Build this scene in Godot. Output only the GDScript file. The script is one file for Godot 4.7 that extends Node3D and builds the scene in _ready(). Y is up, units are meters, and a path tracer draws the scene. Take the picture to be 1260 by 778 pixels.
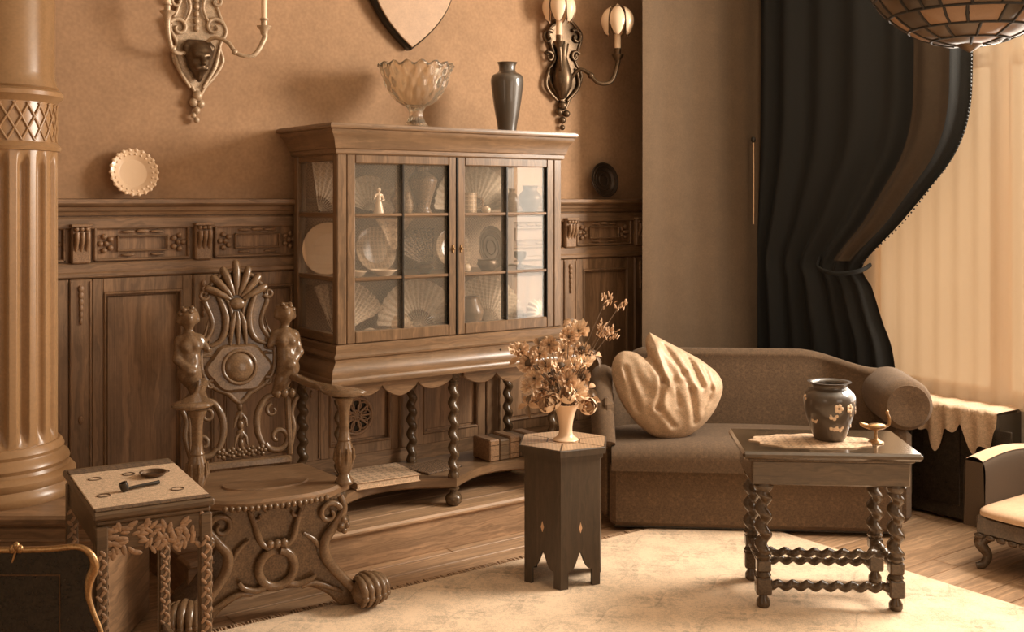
extends Node3D
# A sepia-toned parlour: main wall at z = WZ, window wall at x = WX, camera turned 36 degrees to the right.

const F := 1350.0            # focal length in pixels of the 1260 x 778 frame
const EYE := 1.55
const YAW := 36.0
const HORIZON := 246.0
const WZ := -4.65            # main wall
const WX := 5.05             # window wall
const LX := -1.7             # left wall
const BZ := 2.2              # rear wall
const CEIL := 3.35
const DAIS := 0.166

var SY := sin(deg_to_rad(YAW))
var CY := cos(deg_to_rad(YAW))
var M := {}
var TEX := {}
var rng := RandomNumberGenerator.new()
var taken := {}

# ---------- places ----------
func cam(lat: float, y: float, depth: float) -> Vector3:      # lateral, height, depth along the view
	return Vector3(SY * depth + CY * lat, y, -CY * depth + SY * lat)
func ray(px: float, py: float) -> Vector3:
	var u := (px - 630.0) / F
	var v := (HORIZON - py) / F
	return Vector3(SY + CY * u, v, -CY + SY * u)
func on_z(px: float, py: float, z: float) -> Vector3:
	var r := ray(px, py)
	return r * (z / r.z) + Vector3(0, EYE, 0)
func on_x(px: float, py: float, x: float) -> Vector3:
	var r := ray(px, py)
	return r * (x / r.x) + Vector3(0, EYE, 0)
func on_y(px: float, py: float, y: float) -> Vector3:
	var r := ray(px, py)
	return r * ((y - EYE) / r.y) + Vector3(0, EYE, 0)
func at_depth(px: float, py: float, d: float) -> Vector3:
	return ray(px, py) * d + Vector3(0, EYE, 0)

# ---------- mesh builder ----------
class MB:
	var v := PackedVector3Array()
	var n := PackedVector3Array()
	var uv := PackedVector2Array()
	var ix := PackedInt32Array()
	var X := Transform3D.IDENTITY

	func put(p: Vector3, nn: Vector3, t := Vector2.ZERO) -> int:
		v.append(X * p)
		n.append((X.basis * nn).normalized())
		uv.append(t)
		return v.size() - 1
	func tri(a: int, b: int, c: int) -> void:     # counter-clockwise as seen from outside
		if X.basis.determinant() < 0.0:
			ix.append_array([a, b, c])
		else:
			ix.append_array([a, c, b])
	func quad(a: Vector3, b: Vector3, c: Vector3, d: Vector3) -> void:
		var nn := (b - a).cross(d - a)
		if nn.length() < 1e-12:
			nn = (c - a).cross(d - a)
		nn = nn.normalized()
		var i := put(a, nn, Vector2(0, 1))
		put(b, nn, Vector2(1, 1)); put(c, nn, Vector2(1, 0)); put(d, nn, Vector2(0, 0))
		tri(i, i + 1, i + 2); tri(i, i + 2, i + 3)
	func face(a: Vector3, b: Vector3, c: Vector3) -> void:
		var nn := (b - a).cross(c - a).normalized()
		var i := put(a, nn, Vector2(0, 1))
		put(b, nn, Vector2(1, 1)); put(c, nn, Vector2(1, 0))
		tri(i, i + 1, i + 2)
	# f(u, v) -> point; normal is du x dv
	func grid(f: Callable, nu: int, nv: int, cu := false, cv := false, flip := false) -> void:
		var p := []
		for j in nv + 1:
			var row := PackedVector3Array()
			for i in nu + 1:
				row.append(f.call(float(i) / nu, float(j) / nv))
			p.append(row)
		var base := v.size()
		for j in nv + 1:
			for i in nu + 1:
				var i0 := i - 1
				var i1 := i + 1
				if i0 < 0: i0 = nu - 1 if cu else 0
				if i1 > nu: i1 = 1 if cu else nu
				var j0 := j - 1
				var j1 := j + 1
				if j0 < 0: j0 = nv - 1 if cv else 0
				if j1 > nv: j1 = 1 if cv else nv
				var du: Vector3 = p[j][i1] - p[j][i0]
				var dv: Vector3 = p[j1][i] - p[j0][i]
				var nn := du.cross(dv)
				if nn.length_squared() < 1e-22:
					var jj := clampi(j, 1, nv - 1)
					nn = (p[jj][i1] - p[jj][i0]).cross(p[j1][i] - p[j0][i])
				nn = nn.normalized()
				put(p[j][i], -nn if flip else nn, Vector2(float(i) / nu, 1.0 - float(j) / nv))
		for j in nv:
			for i in nu:
				var a := base + j * (nu + 1) + i
				var b := a + 1
				var c := b + nu + 1
				var d := a + nu + 1
				if flip:
					tri(a, c, b); tri(a, d, c)
				else:
					tri(a, b, c); tri(a, c, d)
	# profile of (radius, height) from bottom to top round the y axis
	func lathe(prof: Array, segs := 24, limit := 38.0, sx := 1.0, sz := 1.0) -> void:
		var m := prof.size()
		var sn := []
		for k in m - 1:
			var e: Vector2 = prof[k + 1] - prof[k]
			sn.append(Vector2(e.y, -e.x).normalized())
		var cl := cos(deg_to_rad(limit))
		for k in m - 1:
			var na: Vector2 = sn[k]
			var nb: Vector2 = sn[k]
			if k > 0 and sn[k].dot(sn[k - 1]) > cl: na = (sn[k] + sn[k - 1]).normalized()
			if k < m - 2 and sn[k].dot(sn[k + 1]) > cl: nb = (sn[k] + sn[k + 1]).normalized()
			var base := v.size()
			for r in 2:
				var q: Vector2 = prof[k + r]
				var nn: Vector2 = nb if r else na
				for i in segs + 1:
					var a := TAU * i / segs
					put(Vector3(q.x * cos(a) * sx, q.y, -q.x * sin(a) * sz), Vector3(nn.x * cos(a) / sx, nn.y, -nn.x * sin(a) / sz), Vector2(float(i) / segs, 1.0 - float(k + r) / m))
			for i in segs:
				var a := base + i
				tri(a, a + 1, a + segs + 2)
				tri(a, a + segs + 2, a + segs + 1)
	func tube(pts: Array, rad, segs := 8, sq := 1.0) -> void:   # rad: number or array; sq flattens the second axis
		var m := pts.size()
		var t0: Vector3 = (pts[1] - pts[0]).normalized()
		var side := t0.cross(Vector3.UP)
		if side.length() < 0.05: side = t0.cross(Vector3(1, 0, 0))
		side = side.normalized()
		var base := v.size()
		for k in m:
			var t: Vector3 = (pts[mini(k + 1, m - 1)] - pts[maxi(k - 1, 0)]).normalized()
			side = (side - t * side.dot(t)).normalized()
			var up := side.cross(t).normalized()
			var r: float = rad[k] if rad is Array else float(rad)
			for i in segs + 1:
				var a := TAU * i / segs
				put(pts[k] + side * cos(a) * r + up * sin(a) * r * sq, side * cos(a) + up * sin(a) / sq, Vector2(float(i) / segs, float(k) / (m - 1)))
		for k in m - 1:
			for i in segs:
				var a := base + k * (segs + 1) + i
				var b := a + 1
				var c := b + segs + 1
				var d := a + segs + 1
				tri(a, c, b); tri(a, d, c)
		for e in 2:
			var k := 0 if e == 0 else m - 1
			var t: Vector3 = (pts[0] - pts[1]).normalized() if e == 0 else (pts[m - 1] - pts[m - 2]).normalized()
			var ring := base + k * (segs + 1)
			var c := put(pts[k], t)
			var first := v.size()
			for i in segs + 1:
				v.append(v[ring + i]); n.append((X.basis * t).normalized()); uv.append(Vector2.ZERO)
			for i in segs:
				if e == 0: tri(c, first + i, first + i + 1)
				else: tri(c, first + i + 1, first + i)
	# profile of (outset, height) run round a rectangle of half sizes hx, hz, mitred at the corners
	func mould(prof: Array, hx: float, hz: float, limit := 38.0) -> void:
		var m := prof.size()
		var sn := []
		for k in m - 1:
			var e: Vector2 = prof[k + 1] - prof[k]
			sn.append(Vector2(e.y, -e.x).normalized())
		var cl := cos(deg_to_rad(limit))
		var cs := [Vector2(1, 1), Vector2(1, -1), Vector2(-1, -1), Vector2(-1, 1)]
		for side in 4:
			var a: Vector2 = cs[side]
			var b: Vector2 = cs[(side + 1) % 4]
			var out := (a + b).normalized()
			for k in m - 1:
				var na: Vector2 = sn[k]
				var nb: Vector2 = sn[k]
				if k > 0 and sn[k].dot(sn[k - 1]) > cl: na = (sn[k] + sn[k - 1]).normalized()
				if k < m - 2 and sn[k].dot(sn[k + 1]) > cl: nb = (sn[k] + sn[k + 1]).normalized()
				var p: Vector2 = prof[k]
				var q: Vector2 = prof[k + 1]
				var i := put(Vector3(a.x * (hx + p.x), p.y, a.y * (hz + p.x)), Vector3(out.x * na.x, na.y, out.y * na.x))
				put(Vector3(b.x * (hx + p.x), p.y, b.y * (hz + p.x)), Vector3(out.x * na.x, na.y, out.y * na.x))
				put(Vector3(b.x * (hx + q.x), q.y, b.y * (hz + q.x)), Vector3(out.x * nb.x, nb.y, out.y * nb.x))
				put(Vector3(a.x * (hx + q.x), q.y, a.y * (hz + q.x)), Vector3(out.x * nb.x, nb.y, out.y * nb.x))
				tri(i, i + 1, i + 2); tri(i, i + 2, i + 3)
	func ball(c: Vector3, r: Vector3, nu := 12, nv := 8, turn := Basis.IDENTITY) -> void:
		grid(func(a: float, b: float) -> Vector3:
			var t := a * TAU
			var h := clampf(b, 0.004, 0.996) * PI
			return c + turn * Vector3(r.x * sin(h) * cos(t), -r.y * cos(h), -r.z * sin(h) * sin(t)), nu, nv, true)
	func box(c: Vector3, s: Vector3, bev := 0.0, turn := Basis.IDENTITY) -> void:
		var h := s * 0.5
		var b := minf(bev, minf(h.x, minf(h.y, h.z)) * 0.9)
		for ax in 3:
			for sg in [-1.0, 1.0]:
				var u := (ax + 1) % 3
				var w := (ax + 2) % 3
				var pt := func(p: float, q: float) -> Vector3:
					var r := Vector3.ZERO
					r[ax] = sg * h[ax]
					r[u] = p * (h[u] - b)
					r[w] = q * (h[w] - b)
					return c + turn * r
				if sg > 0: quad(pt.call(-1, -1), pt.call(1, -1), pt.call(1, 1), pt.call(-1, 1))
				else: quad(pt.call(-1, -1), pt.call(-1, 1), pt.call(1, 1), pt.call(1, -1))
		if b <= 0.0: return
		for ax in 3:          # bevels along axis ax
			var u := (ax + 1) % 3
			var w := (ax + 2) % 3
			for su in [-1.0, 1.0]:
				for sw in [-1.0, 1.0]:
					var e := func(along: float, k: int) -> Vector3:
						var r := Vector3.ZERO
						r[ax] = along * (h[ax] - b)
						r[u] = su * (h[u] - (0.0 if k == 0 else b))
						r[w] = sw * (h[w] - (b if k == 0 else 0.0))
						return c + turn * r
					if su * sw > 0: quad(e.call(1, 0), e.call(-1, 0), e.call(-1, 1), e.call(1, 1))
					else: quad(e.call(-1, 0), e.call(1, 0), e.call(1, 1), e.call(-1, 1))
		for sx in [-1.0, 1.0]:
			for sy in [-1.0, 1.0]:
				for sz in [-1.0, 1.0]:
					var q := Vector3(sx, sy, sz)
					var pa := c + turn * (q * Vector3(h.x, h.y - b, h.z - b))
					var pb := c + turn * (q * Vector3(h.x - b, h.y, h.z - b))
					var pc := c + turn * (q * Vector3(h.x - b, h.y - b, h.z))
					if sx * sy * sz > 0: face(pa, pb, pc)
					else: face(pa, pc, pb)
	# polygon in x, y pushed from z0 to z1; the z1 edge may be chamfered
	func prism(poly_in: Array, z0: float, z1: float, bev := 0.0, smooth := 35.0) -> void:
		var poly := PackedVector2Array(poly_in)
		if Geometry2D.is_polygon_clockwise(poly): poly.reverse()
		var m := poly.size()
		var nm := []
		for k in m:
			var e := poly[(k + 1) % m] - poly[k]
			nm.append(Vector2(e.y, -e.x).normalized())
		var inset := PackedVector2Array()
		for k in m:
			var a: Vector2 = nm[(k + m - 1) % m]
			var b: Vector2 = nm[k]
			var s := a + b
			inset.append(poly[k] - s / maxf(0.6, 1.0 + a.dot(b)) * bev)
		var cl := cos(deg_to_rad(smooth))
		var zb := z1 - bev
		for k in m:
			var k1 := (k + 1) % m
			var na: Vector2 = nm[k]
			var nb: Vector2 = nm[k]
			if nm[k].dot(nm[(k + m - 1) % m]) > cl: na = (nm[k] + nm[(k + m - 1) % m]).normalized()
			if nm[k].dot(nm[k1]) > cl: nb = (nm[k] + nm[k1]).normalized()
			var A := Vector3(na.x, na.y, 0)
			var B := Vector3(nb.x, nb.y, 0)
			var i := put(Vector3(poly[k].x, poly[k].y, z0), A)
			put(Vector3(poly[k1].x, poly[k1].y, z0), B)
			put(Vector3(poly[k1].x, poly[k1].y, zb), B)
			put(Vector3(poly[k].x, poly[k].y, zb), A)
			tri(i, i + 1, i + 2); tri(i, i + 2, i + 3)
			if bev > 0.0:
				var Z := Vector3(0, 0, 1)
				i = put(Vector3(poly[k].x, poly[k].y, zb), A + Z)
				put(Vector3(poly[k1].x, poly[k1].y, zb), B + Z)
				put(Vector3(inset[k1].x, inset[k1].y, z1), B + Z)
				put(Vector3(inset[k].x, inset[k].y, z1), A + Z)
				tri(i, i + 1, i + 2); tri(i, i + 2, i + 3)
		for side in 2:
			var src := poly if side == 0 else (inset if bev > 0.0 else poly)
			var t := Geometry2D.triangulate_polygon(src)
			if t.is_empty(): t = Geometry2D.triangulate_polygon(poly)
			var i0 := v.size()
			for q in src:
				put(Vector3(q.x, q.y, z0 if side == 0 else z1), Vector3(0, 0, -1 if side == 0 else 1), q)
			for k in range(0, t.size(), 3):
				var a := src[t[k]]
				var up := (src[t[k + 1]] - a).cross(src[t[k + 2]] - a) > 0.0
				if up == (side == 1): tri(i0 + t[k], i0 + t[k + 1], i0 + t[k + 2])
				else: tri(i0 + t[k], i0 + t[k + 2], i0 + t[k + 1])
	# mirrored copy of everything so far, across x = 0
	func mirror_x() -> void:
		var m := v.size()
		var k := ix.size()
		for i in m:
			v.append(Vector3(-v[i].x, v[i].y, v[i].z)); n.append(Vector3(-n[i].x, n[i].y, n[i].z)); uv.append(uv[i])
		for i in range(0, k, 3):
			ix.append_array([ix[i] + m, ix[i + 2] + m, ix[i + 1] + m])
	func mirrored(f: Transform3D) -> MB:      # a copy across x = 0 of frame f
		var o := MB.new()
		var inv := f.affine_inverse()
		for i in v.size():
			var p := inv * v[i]
			var q := inv.basis * n[i]
			o.v.append(f * Vector3(-p.x, p.y, p.z)); o.n.append(f.basis * Vector3(-q.x, q.y, q.z)); o.uv.append(uv[i])
		for i in range(0, ix.size(), 3): o.ix.append_array([ix[i], ix[i + 2], ix[i + 1]])
		return o
	func mirror_x_local(f: Transform3D) -> void:      # the same across x = 0 of frame f
		var inv := f.affine_inverse()
		var m := v.size()
		var k := ix.size()
		for i in m:
			var p := inv * v[i]
			var q := inv.basis * n[i]
			v.append(f * Vector3(-p.x, p.y, p.z)); n.append(f.basis * Vector3(-q.x, q.y, q.z)); uv.append(uv[i])
		for i in range(0, k, 3):
			ix.append_array([ix[i] + m, ix[i + 2] + m, ix[i + 1] + m])
	func mesh() -> ArrayMesh:
		var arr := []
		arr.resize(Mesh.ARRAY_MAX)
		arr[Mesh.ARRAY_VERTEX] = v
		arr[Mesh.ARRAY_NORMAL] = n
		arr[Mesh.ARRAY_TEX_UV] = uv
		arr[Mesh.ARRAY_INDEX] = ix
		var m := ArrayMesh.new()
		m.add_surface_from_arrays(Mesh.PRIMITIVE_TRIANGLES, arr)
		return m

func mb(x := Transform3D.IDENTITY) -> MB:
	var b := MB.new()
	b.X = x
	return b
func T(p: Vector3, ry := 0.0, rx := 0.0, rz := 0.0, s := 1.0) -> Transform3D:
	return Transform3D(Basis.from_euler(Vector3(deg_to_rad(rx), deg_to_rad(ry), deg_to_rad(rz))).scaled(Vector3.ONE * s), p)

# ---------- nodes ----------
func numbered(called: String) -> String:
	if not taken.has(called):
		taken[called] = 0
		return called
	taken[called] += 1
	return "%s_%03d" % [called, taken[called]]
func tag(o: Node, label: String, category: String, group := "", kind := "") -> void:
	o.set_meta("label", label)
	if category: o.set_meta("category", category)
	if group: o.set_meta("group", group)
	if kind: o.set_meta("kind", kind)
func thing(called: String, label: String, category: String, at := Vector3.ZERO, turn := 0.0, group := "") -> Node3D:
	var o := Node3D.new()
	o.name = numbered(called)
	add_child(o)
	o.position = at
	o.rotation_degrees.y = turn
	tag(o, label, category, group)
	return o
func part(called: String, b, m: Material, parent: Node, kind := "") -> MeshInstance3D:
	var o := MeshInstance3D.new()
	o.name = called
	o.mesh = b.mesh() if b is MB else b
	o.material_override = m
	parent.add_child(o, true)
	if kind: o.set_meta("kind", kind)
	return o
func single(called: String, b: MB, m: Material, label: String, category: String, at := Vector3.ZERO, turn := 0.0, group := "", kind := "") -> MeshInstance3D:
	var o := MeshInstance3D.new()
	o.name = numbered(called)
	o.mesh = b.mesh()
	o.material_override = m
	add_child(o)
	o.position = at
	o.rotation_degrees.y = turn
	tag(o, label, category, group, kind)
	return o
func struct(called: String, b: MB, m: Material, label := "", category := "") -> MeshInstance3D:
	var o := MeshInstance3D.new()
	o.name = called
	o.mesh = b.mesh()
	o.material_override = m
	add_child(o)
	o.set_meta("kind", "structure")
	if label: o.set_meta("label", label)
	if category: o.set_meta("category", category)
	return o
func copy_of(o: Node3D, at: Vector3, turn: float, label := "") -> Node3D:
	var c: Node3D = o.duplicate()
	var base := String(o.name)
	c.name = numbered(base)
	add_child(c)
	c.position = at
	c.rotation_degrees.y = turn
	if label: c.set_meta("label", label)
	return c

# ---------- colour and texture ----------
func sep(t: float) -> Color:           # the print's sepia scale, dark to light (sRGB)
	var stops := [Color(.078, .078, .074), Color(.25, .205, .158), Color(.47, .367, .265), Color(.68, .525, .39), Color(.85, .69, .54), Color(.95, .83, .70)]
	var x := clampf(t, 0.0, 1.0) * 5.0
	var k := mini(int(x), 4)
	return stops[k].lerp(stops[k + 1], x - k)
func noise_image(w: int, h: int, seed_: int, freq: float, octaves := 4, kind := FastNoiseLite.TYPE_SIMPLEX_SMOOTH) -> Image:
	var f := FastNoiseLite.new()
	f.seed = seed_
	f.frequency = freq
	f.noise_type = kind
	f.fractal_octaves = octaves
	return f.get_seamless_image(w, h)
func gray_tex(w: int, h: int, fn: Callable) -> ImageTexture:
	var im := Image.create(w, h, true, Image.FORMAT_RGB8)
	for y in h:
		for x in w:
			var g: float = clampf(fn.call(x, y), 0.0, 1.0)
			im.set_pixel(x, y, Color(g, g, g))
	return ImageTexture.create_from_image(im)
func mat(key: String, c: Color, rough := 0.6, metal := 0.0, tex := "", scale := Vector3.ONE, bump := "", bump_amount := 0.0) -> StandardMaterial3D:
	var m := StandardMaterial3D.new()
	m.albedo_color = c
	m.roughness = rough
	m.metallic = metal
	if tex:
		m.albedo_texture = TEX[tex]
	if bump:
		m.heightmap_enabled = true
		m.heightmap_texture = TEX[bump]
		m.heightmap_scale = bump_amount
	if tex or bump:
		m.uv1_triplanar = true
		m.uv1_scale = scale
	M[key] = m
	return m

func _ready() -> void:
	set_camera_and_light()
	make_textures()
	make_materials()
	build_room()
	build_column()
	build_drapes()
	build_sofa()
	build_cabinet()
	build_throne()
	build_tabouret()
	build_twist_table()
	build_carved_stand()
	build_wall_things()
	build_window_side()
	build_pendant()
	build_contents()
	build_flowers()

func set_camera_and_light() -> void:
	var c := Camera3D.new()
	c.name = "camera"
	c.projection = Camera3D.PROJECTION_FRUSTUM
	c.near = 0.05
	c.far = 60.0
	c.size = 0.05 * 778.0 / F
	c.frustum_offset = Vector2(0, -(389.0 - HORIZON) / F * 0.05)
	add_child(c)
	c.position = Vector3(0, EYE, 0)
	c.rotation_degrees.y = -YAW
	c.current = true
	var we := WorldEnvironment.new()
	we.name = "environment"
	var e := Environment.new()
	e.background_mode = Environment.BG_COLOR
	e.background_color = Color(.97, .76, .55)
	e.background_energy_multiplier = 1.3
	e.tonemap_mode = Environment.TONE_MAPPER_LINEAR
	e.tonemap_exposure = 0.71
	e.sdfgi_enabled = true
	e.ssao_enabled = true
	e.ssil_enabled = true
	we.environment = e
	add_child(we)
	# daylight entering by the big window: open sky behind the upper lights, houses behind the lower
	# [z middle, y middle, width, height, energy]
	for w in [[-2.25, 2.45, 1.4, 1.0, 30.0], [-2.45, 1.25, 1.8, 1.3, 5.0]]:
		var a := AreaLight3D.new()
		a.name = "daylight_and_fill"
		a.area_size = Vector2(w[2], w[3])
		a.light_energy = w[4]
		a.light_color = Color(1.0, .96, .90)
		a.shadow_enabled = true
		a.area_range = 20.0
		add_child(a, true)
		a.position = Vector3(WX - .07, w[1], w[0])
		a.rotation_degrees.y = 90
	var b := AreaLight3D.new()
	b.name = "daylight_and_fill"  # added fill light on the left, at a made-up window
	b.area_size = Vector2(1.5, 2.2)
	b.light_energy = 1.2
	b.light_color = Color(1.0, .96, .90)
	b.shadow_enabled = true
	b.area_range = 20.0
	add_child(b, true)
	b.position = Vector3(LX + .01, 1.9, -.9)
	b.rotation_degrees.y = -90
	var r := AreaLight3D.new()
	r.name = "daylight_and_fill"  # added fill light behind the camera, lifting the shaded fronts
	r.area_size = Vector2(2.0, 2.2)
	r.light_energy = 4.0
	r.light_color = Color(1.0, .96, .90)
	r.shadow_enabled = true
	r.area_range = 20.0
	add_child(r, true)
	r.position = Vector3(2.9, 1.9, BZ - .01)

func wall_with_openings(called: String, x0: float, x1: float, openings: Array) -> MeshInstance3D:
	var b := mb()
	var z := WZ - .2
	for o in openings:      # [z0, z1, y0, y1]
		b.box(Vector3((x0 + x1) / 2, CEIL / 2, (z + o[0]) / 2), Vector3(x1 - x0, CEIL, o[0] - z))
		b.box(Vector3((x0 + x1) / 2, o[2] / 2, (o[0] + o[1]) / 2), Vector3(x1 - x0, o[2], o[1] - o[0]))
		b.box(Vector3((x0 + x1) / 2, (o[3] + CEIL) / 2, (o[0] + o[1]) / 2), Vector3(x1 - x0, CEIL - o[3], o[1] - o[0]))
		z = o[1]
	b.box(Vector3((x0 + x1) / 2, CEIL / 2, (z + BZ + .2) / 2), Vector3(x1 - x0, CEIL, BZ + .2 - z))
	return struct(called, b, M.plaster_pale)

func window(n: int, xin: float, side: float, z0: float, z1: float, y0: float, y1: float, cross: Array) -> void:
	# frame in the thickness of the wall; side = +1 where outdoors lies towards +x
	var x := xin + side * .10
	var b := mb()
	var w := .07
	b.box(Vector3(x, (y0 + y1) / 2, z0 + w / 2), Vector3(.07, y1 - y0, w), .008)
	b.box(Vector3(x, (y0 + y1) / 2, z1 - w / 2), Vector3(.07, y1 - y0, w), .008)
	b.box(Vector3(x, y0 + w / 2, (z0 + z1) / 2), Vector3(.07, w, z1 - z0), .008)
	b.box(Vector3(x, y1 - w / 2, (z0 + z1) / 2), Vector3(.07, w, z1 - z0), .008)
	var o := struct("window_%d" % n, b, M.window_frame)
	var zs := [z0 + w] + cross + [z1 - w]
	for k in cross.size():
		var m := mb()
		m.box(Vector3(x, (y0 + y1) / 2, cross[k]), Vector3(.06, y1 - y0 - 2 * w, .09), .008)
		part("mullion", m, M.window_frame, o)
	var t := mb()
	t.box(Vector3(x, y1 - .75, (z0 + z1) / 2), Vector3(.055, .07, z1 - z0 - 2 * w), .008)
	part("transom", t, M.window_frame, o)
	for k in zs.size() - 1:
		var za: float = zs[k] + (.045 if k > 0 else 0.0)
		var zb: float = zs[k + 1] - (.045 if k < zs.size() - 2 else 0.0)
		for yy in [[y0 + w, y1 - .785], [y1 - .715, y1 - w]]:
			var g := mb()
			g.box(Vector3(x, (yy[0] + yy[1]) / 2, (za + zb) / 2), Vector3(.005, yy[1] - yy[0], zb - za))
			part("pane", g, M.pane, o)

func build_room() -> void:
	var b := mb()
	b.box(Vector3((LX + WX) / 2, -.15, (WZ + BZ) / 2), Vector3(WX - LX + .4, .26, BZ - WZ + .4))
	var fl := struct("floor", b, M.plank_b)
	# boards, laid along x
	rng.seed = 11
	var row := 0
	var z := WZ + .06
	while z < -.6:
		var x := LX - .53 * (row % 3)
		while x < WX:
			var xa := maxf(x, LX)
			var xb := minf(x + 1.62, WX)
			if xb - xa > .1 and (z < -3.4 or xb > 2.6):
				var q := mb()
				q.box(Vector3.ZERO, Vector3(xb - xa - .003, .02, .115), .002)
				part("plank", q, M[["plank_a", "plank_b", "plank_c"][rng.randi() % 3]], fl).position = Vector3((xa + xb) / 2, -.01 - rng.randf() * .0008, z)
			x += 1.62
		z += .118
		row += 1
	b = mb()
	b.box(Vector3((LX + WX) / 2, CEIL + .1, (WZ + BZ) / 2), Vector3(WX - LX + .4, .2, BZ - WZ + .4))
	struct("ceiling", b, M.ceiling)
	b = mb()
	b.box(Vector3((LX + WX) / 2, CEIL / 2, WZ - .1), Vector3(WX - LX + .4, CEIL, .2))
	struct("wall_back", b, M.plaster)
	b = mb()          # rear wall, behind the camera, with a window added for fill light
	for q in [[LX - .2, 1.9, 0.0, CEIL], [3.9, WX + .2, 0.0, CEIL], [1.9, 3.9, 0.0, .8], [1.9, 3.9, 3.0, CEIL]]:
		b.box(Vector3((q[0] + q[1]) / 2, (q[2] + q[3]) / 2, BZ + .1), Vector3(q[1] - q[0], q[3] - q[2], .2))
	struct("wall_front", b, M.plaster_pale)
	b = mb()
	for q in [[1.94, 1.9, .08, 2.2], [3.86, 1.9, .08, 2.2], [2.9, 1.9, .08, 2.2]]:
		b.box(Vector3(q[0], q[1], BZ + .1), Vector3(q[2], q[3], .07), .008)
	for y in [.84, 2.96, 2.2]: b.box(Vector3(2.9, y, BZ + .1), Vector3(2.0, .08, .06), .008)
	var rear := struct("window_3", b, M.window_frame)  # unseen window, made up to go with the rear fill light
	for q in [[1.98, 2.86], [2.94, 3.82]]:
		for y in [[.88, 2.16], [2.24, 2.92]]:
			var g := mb()
			g.box(Vector3((q[0] + q[1]) / 2, (y[0] + y[1]) / 2, BZ + .1), Vector3(q[1] - q[0], y[1] - y[0], .005))
			part("pane", g, M.pane, rear)
	wall_with_openings("wall_right", WX, WX + .22, [[-3.75, -1.55, .54, 3.0]])
	wall_with_openings("wall_left", LX - .22, LX, [[-1.65, -.15, .8, 3.0]])
	window(1, WX, 1.0, -3.75, -1.55, .54, 3.0, [-2.97, -2.26])
	window(2, LX, -1.0, -1.65, -.15, .8, 3.0, [-.9])  # unseen left window, added to carry the fill light there
	build_wainscot()
	build_dais()

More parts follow.
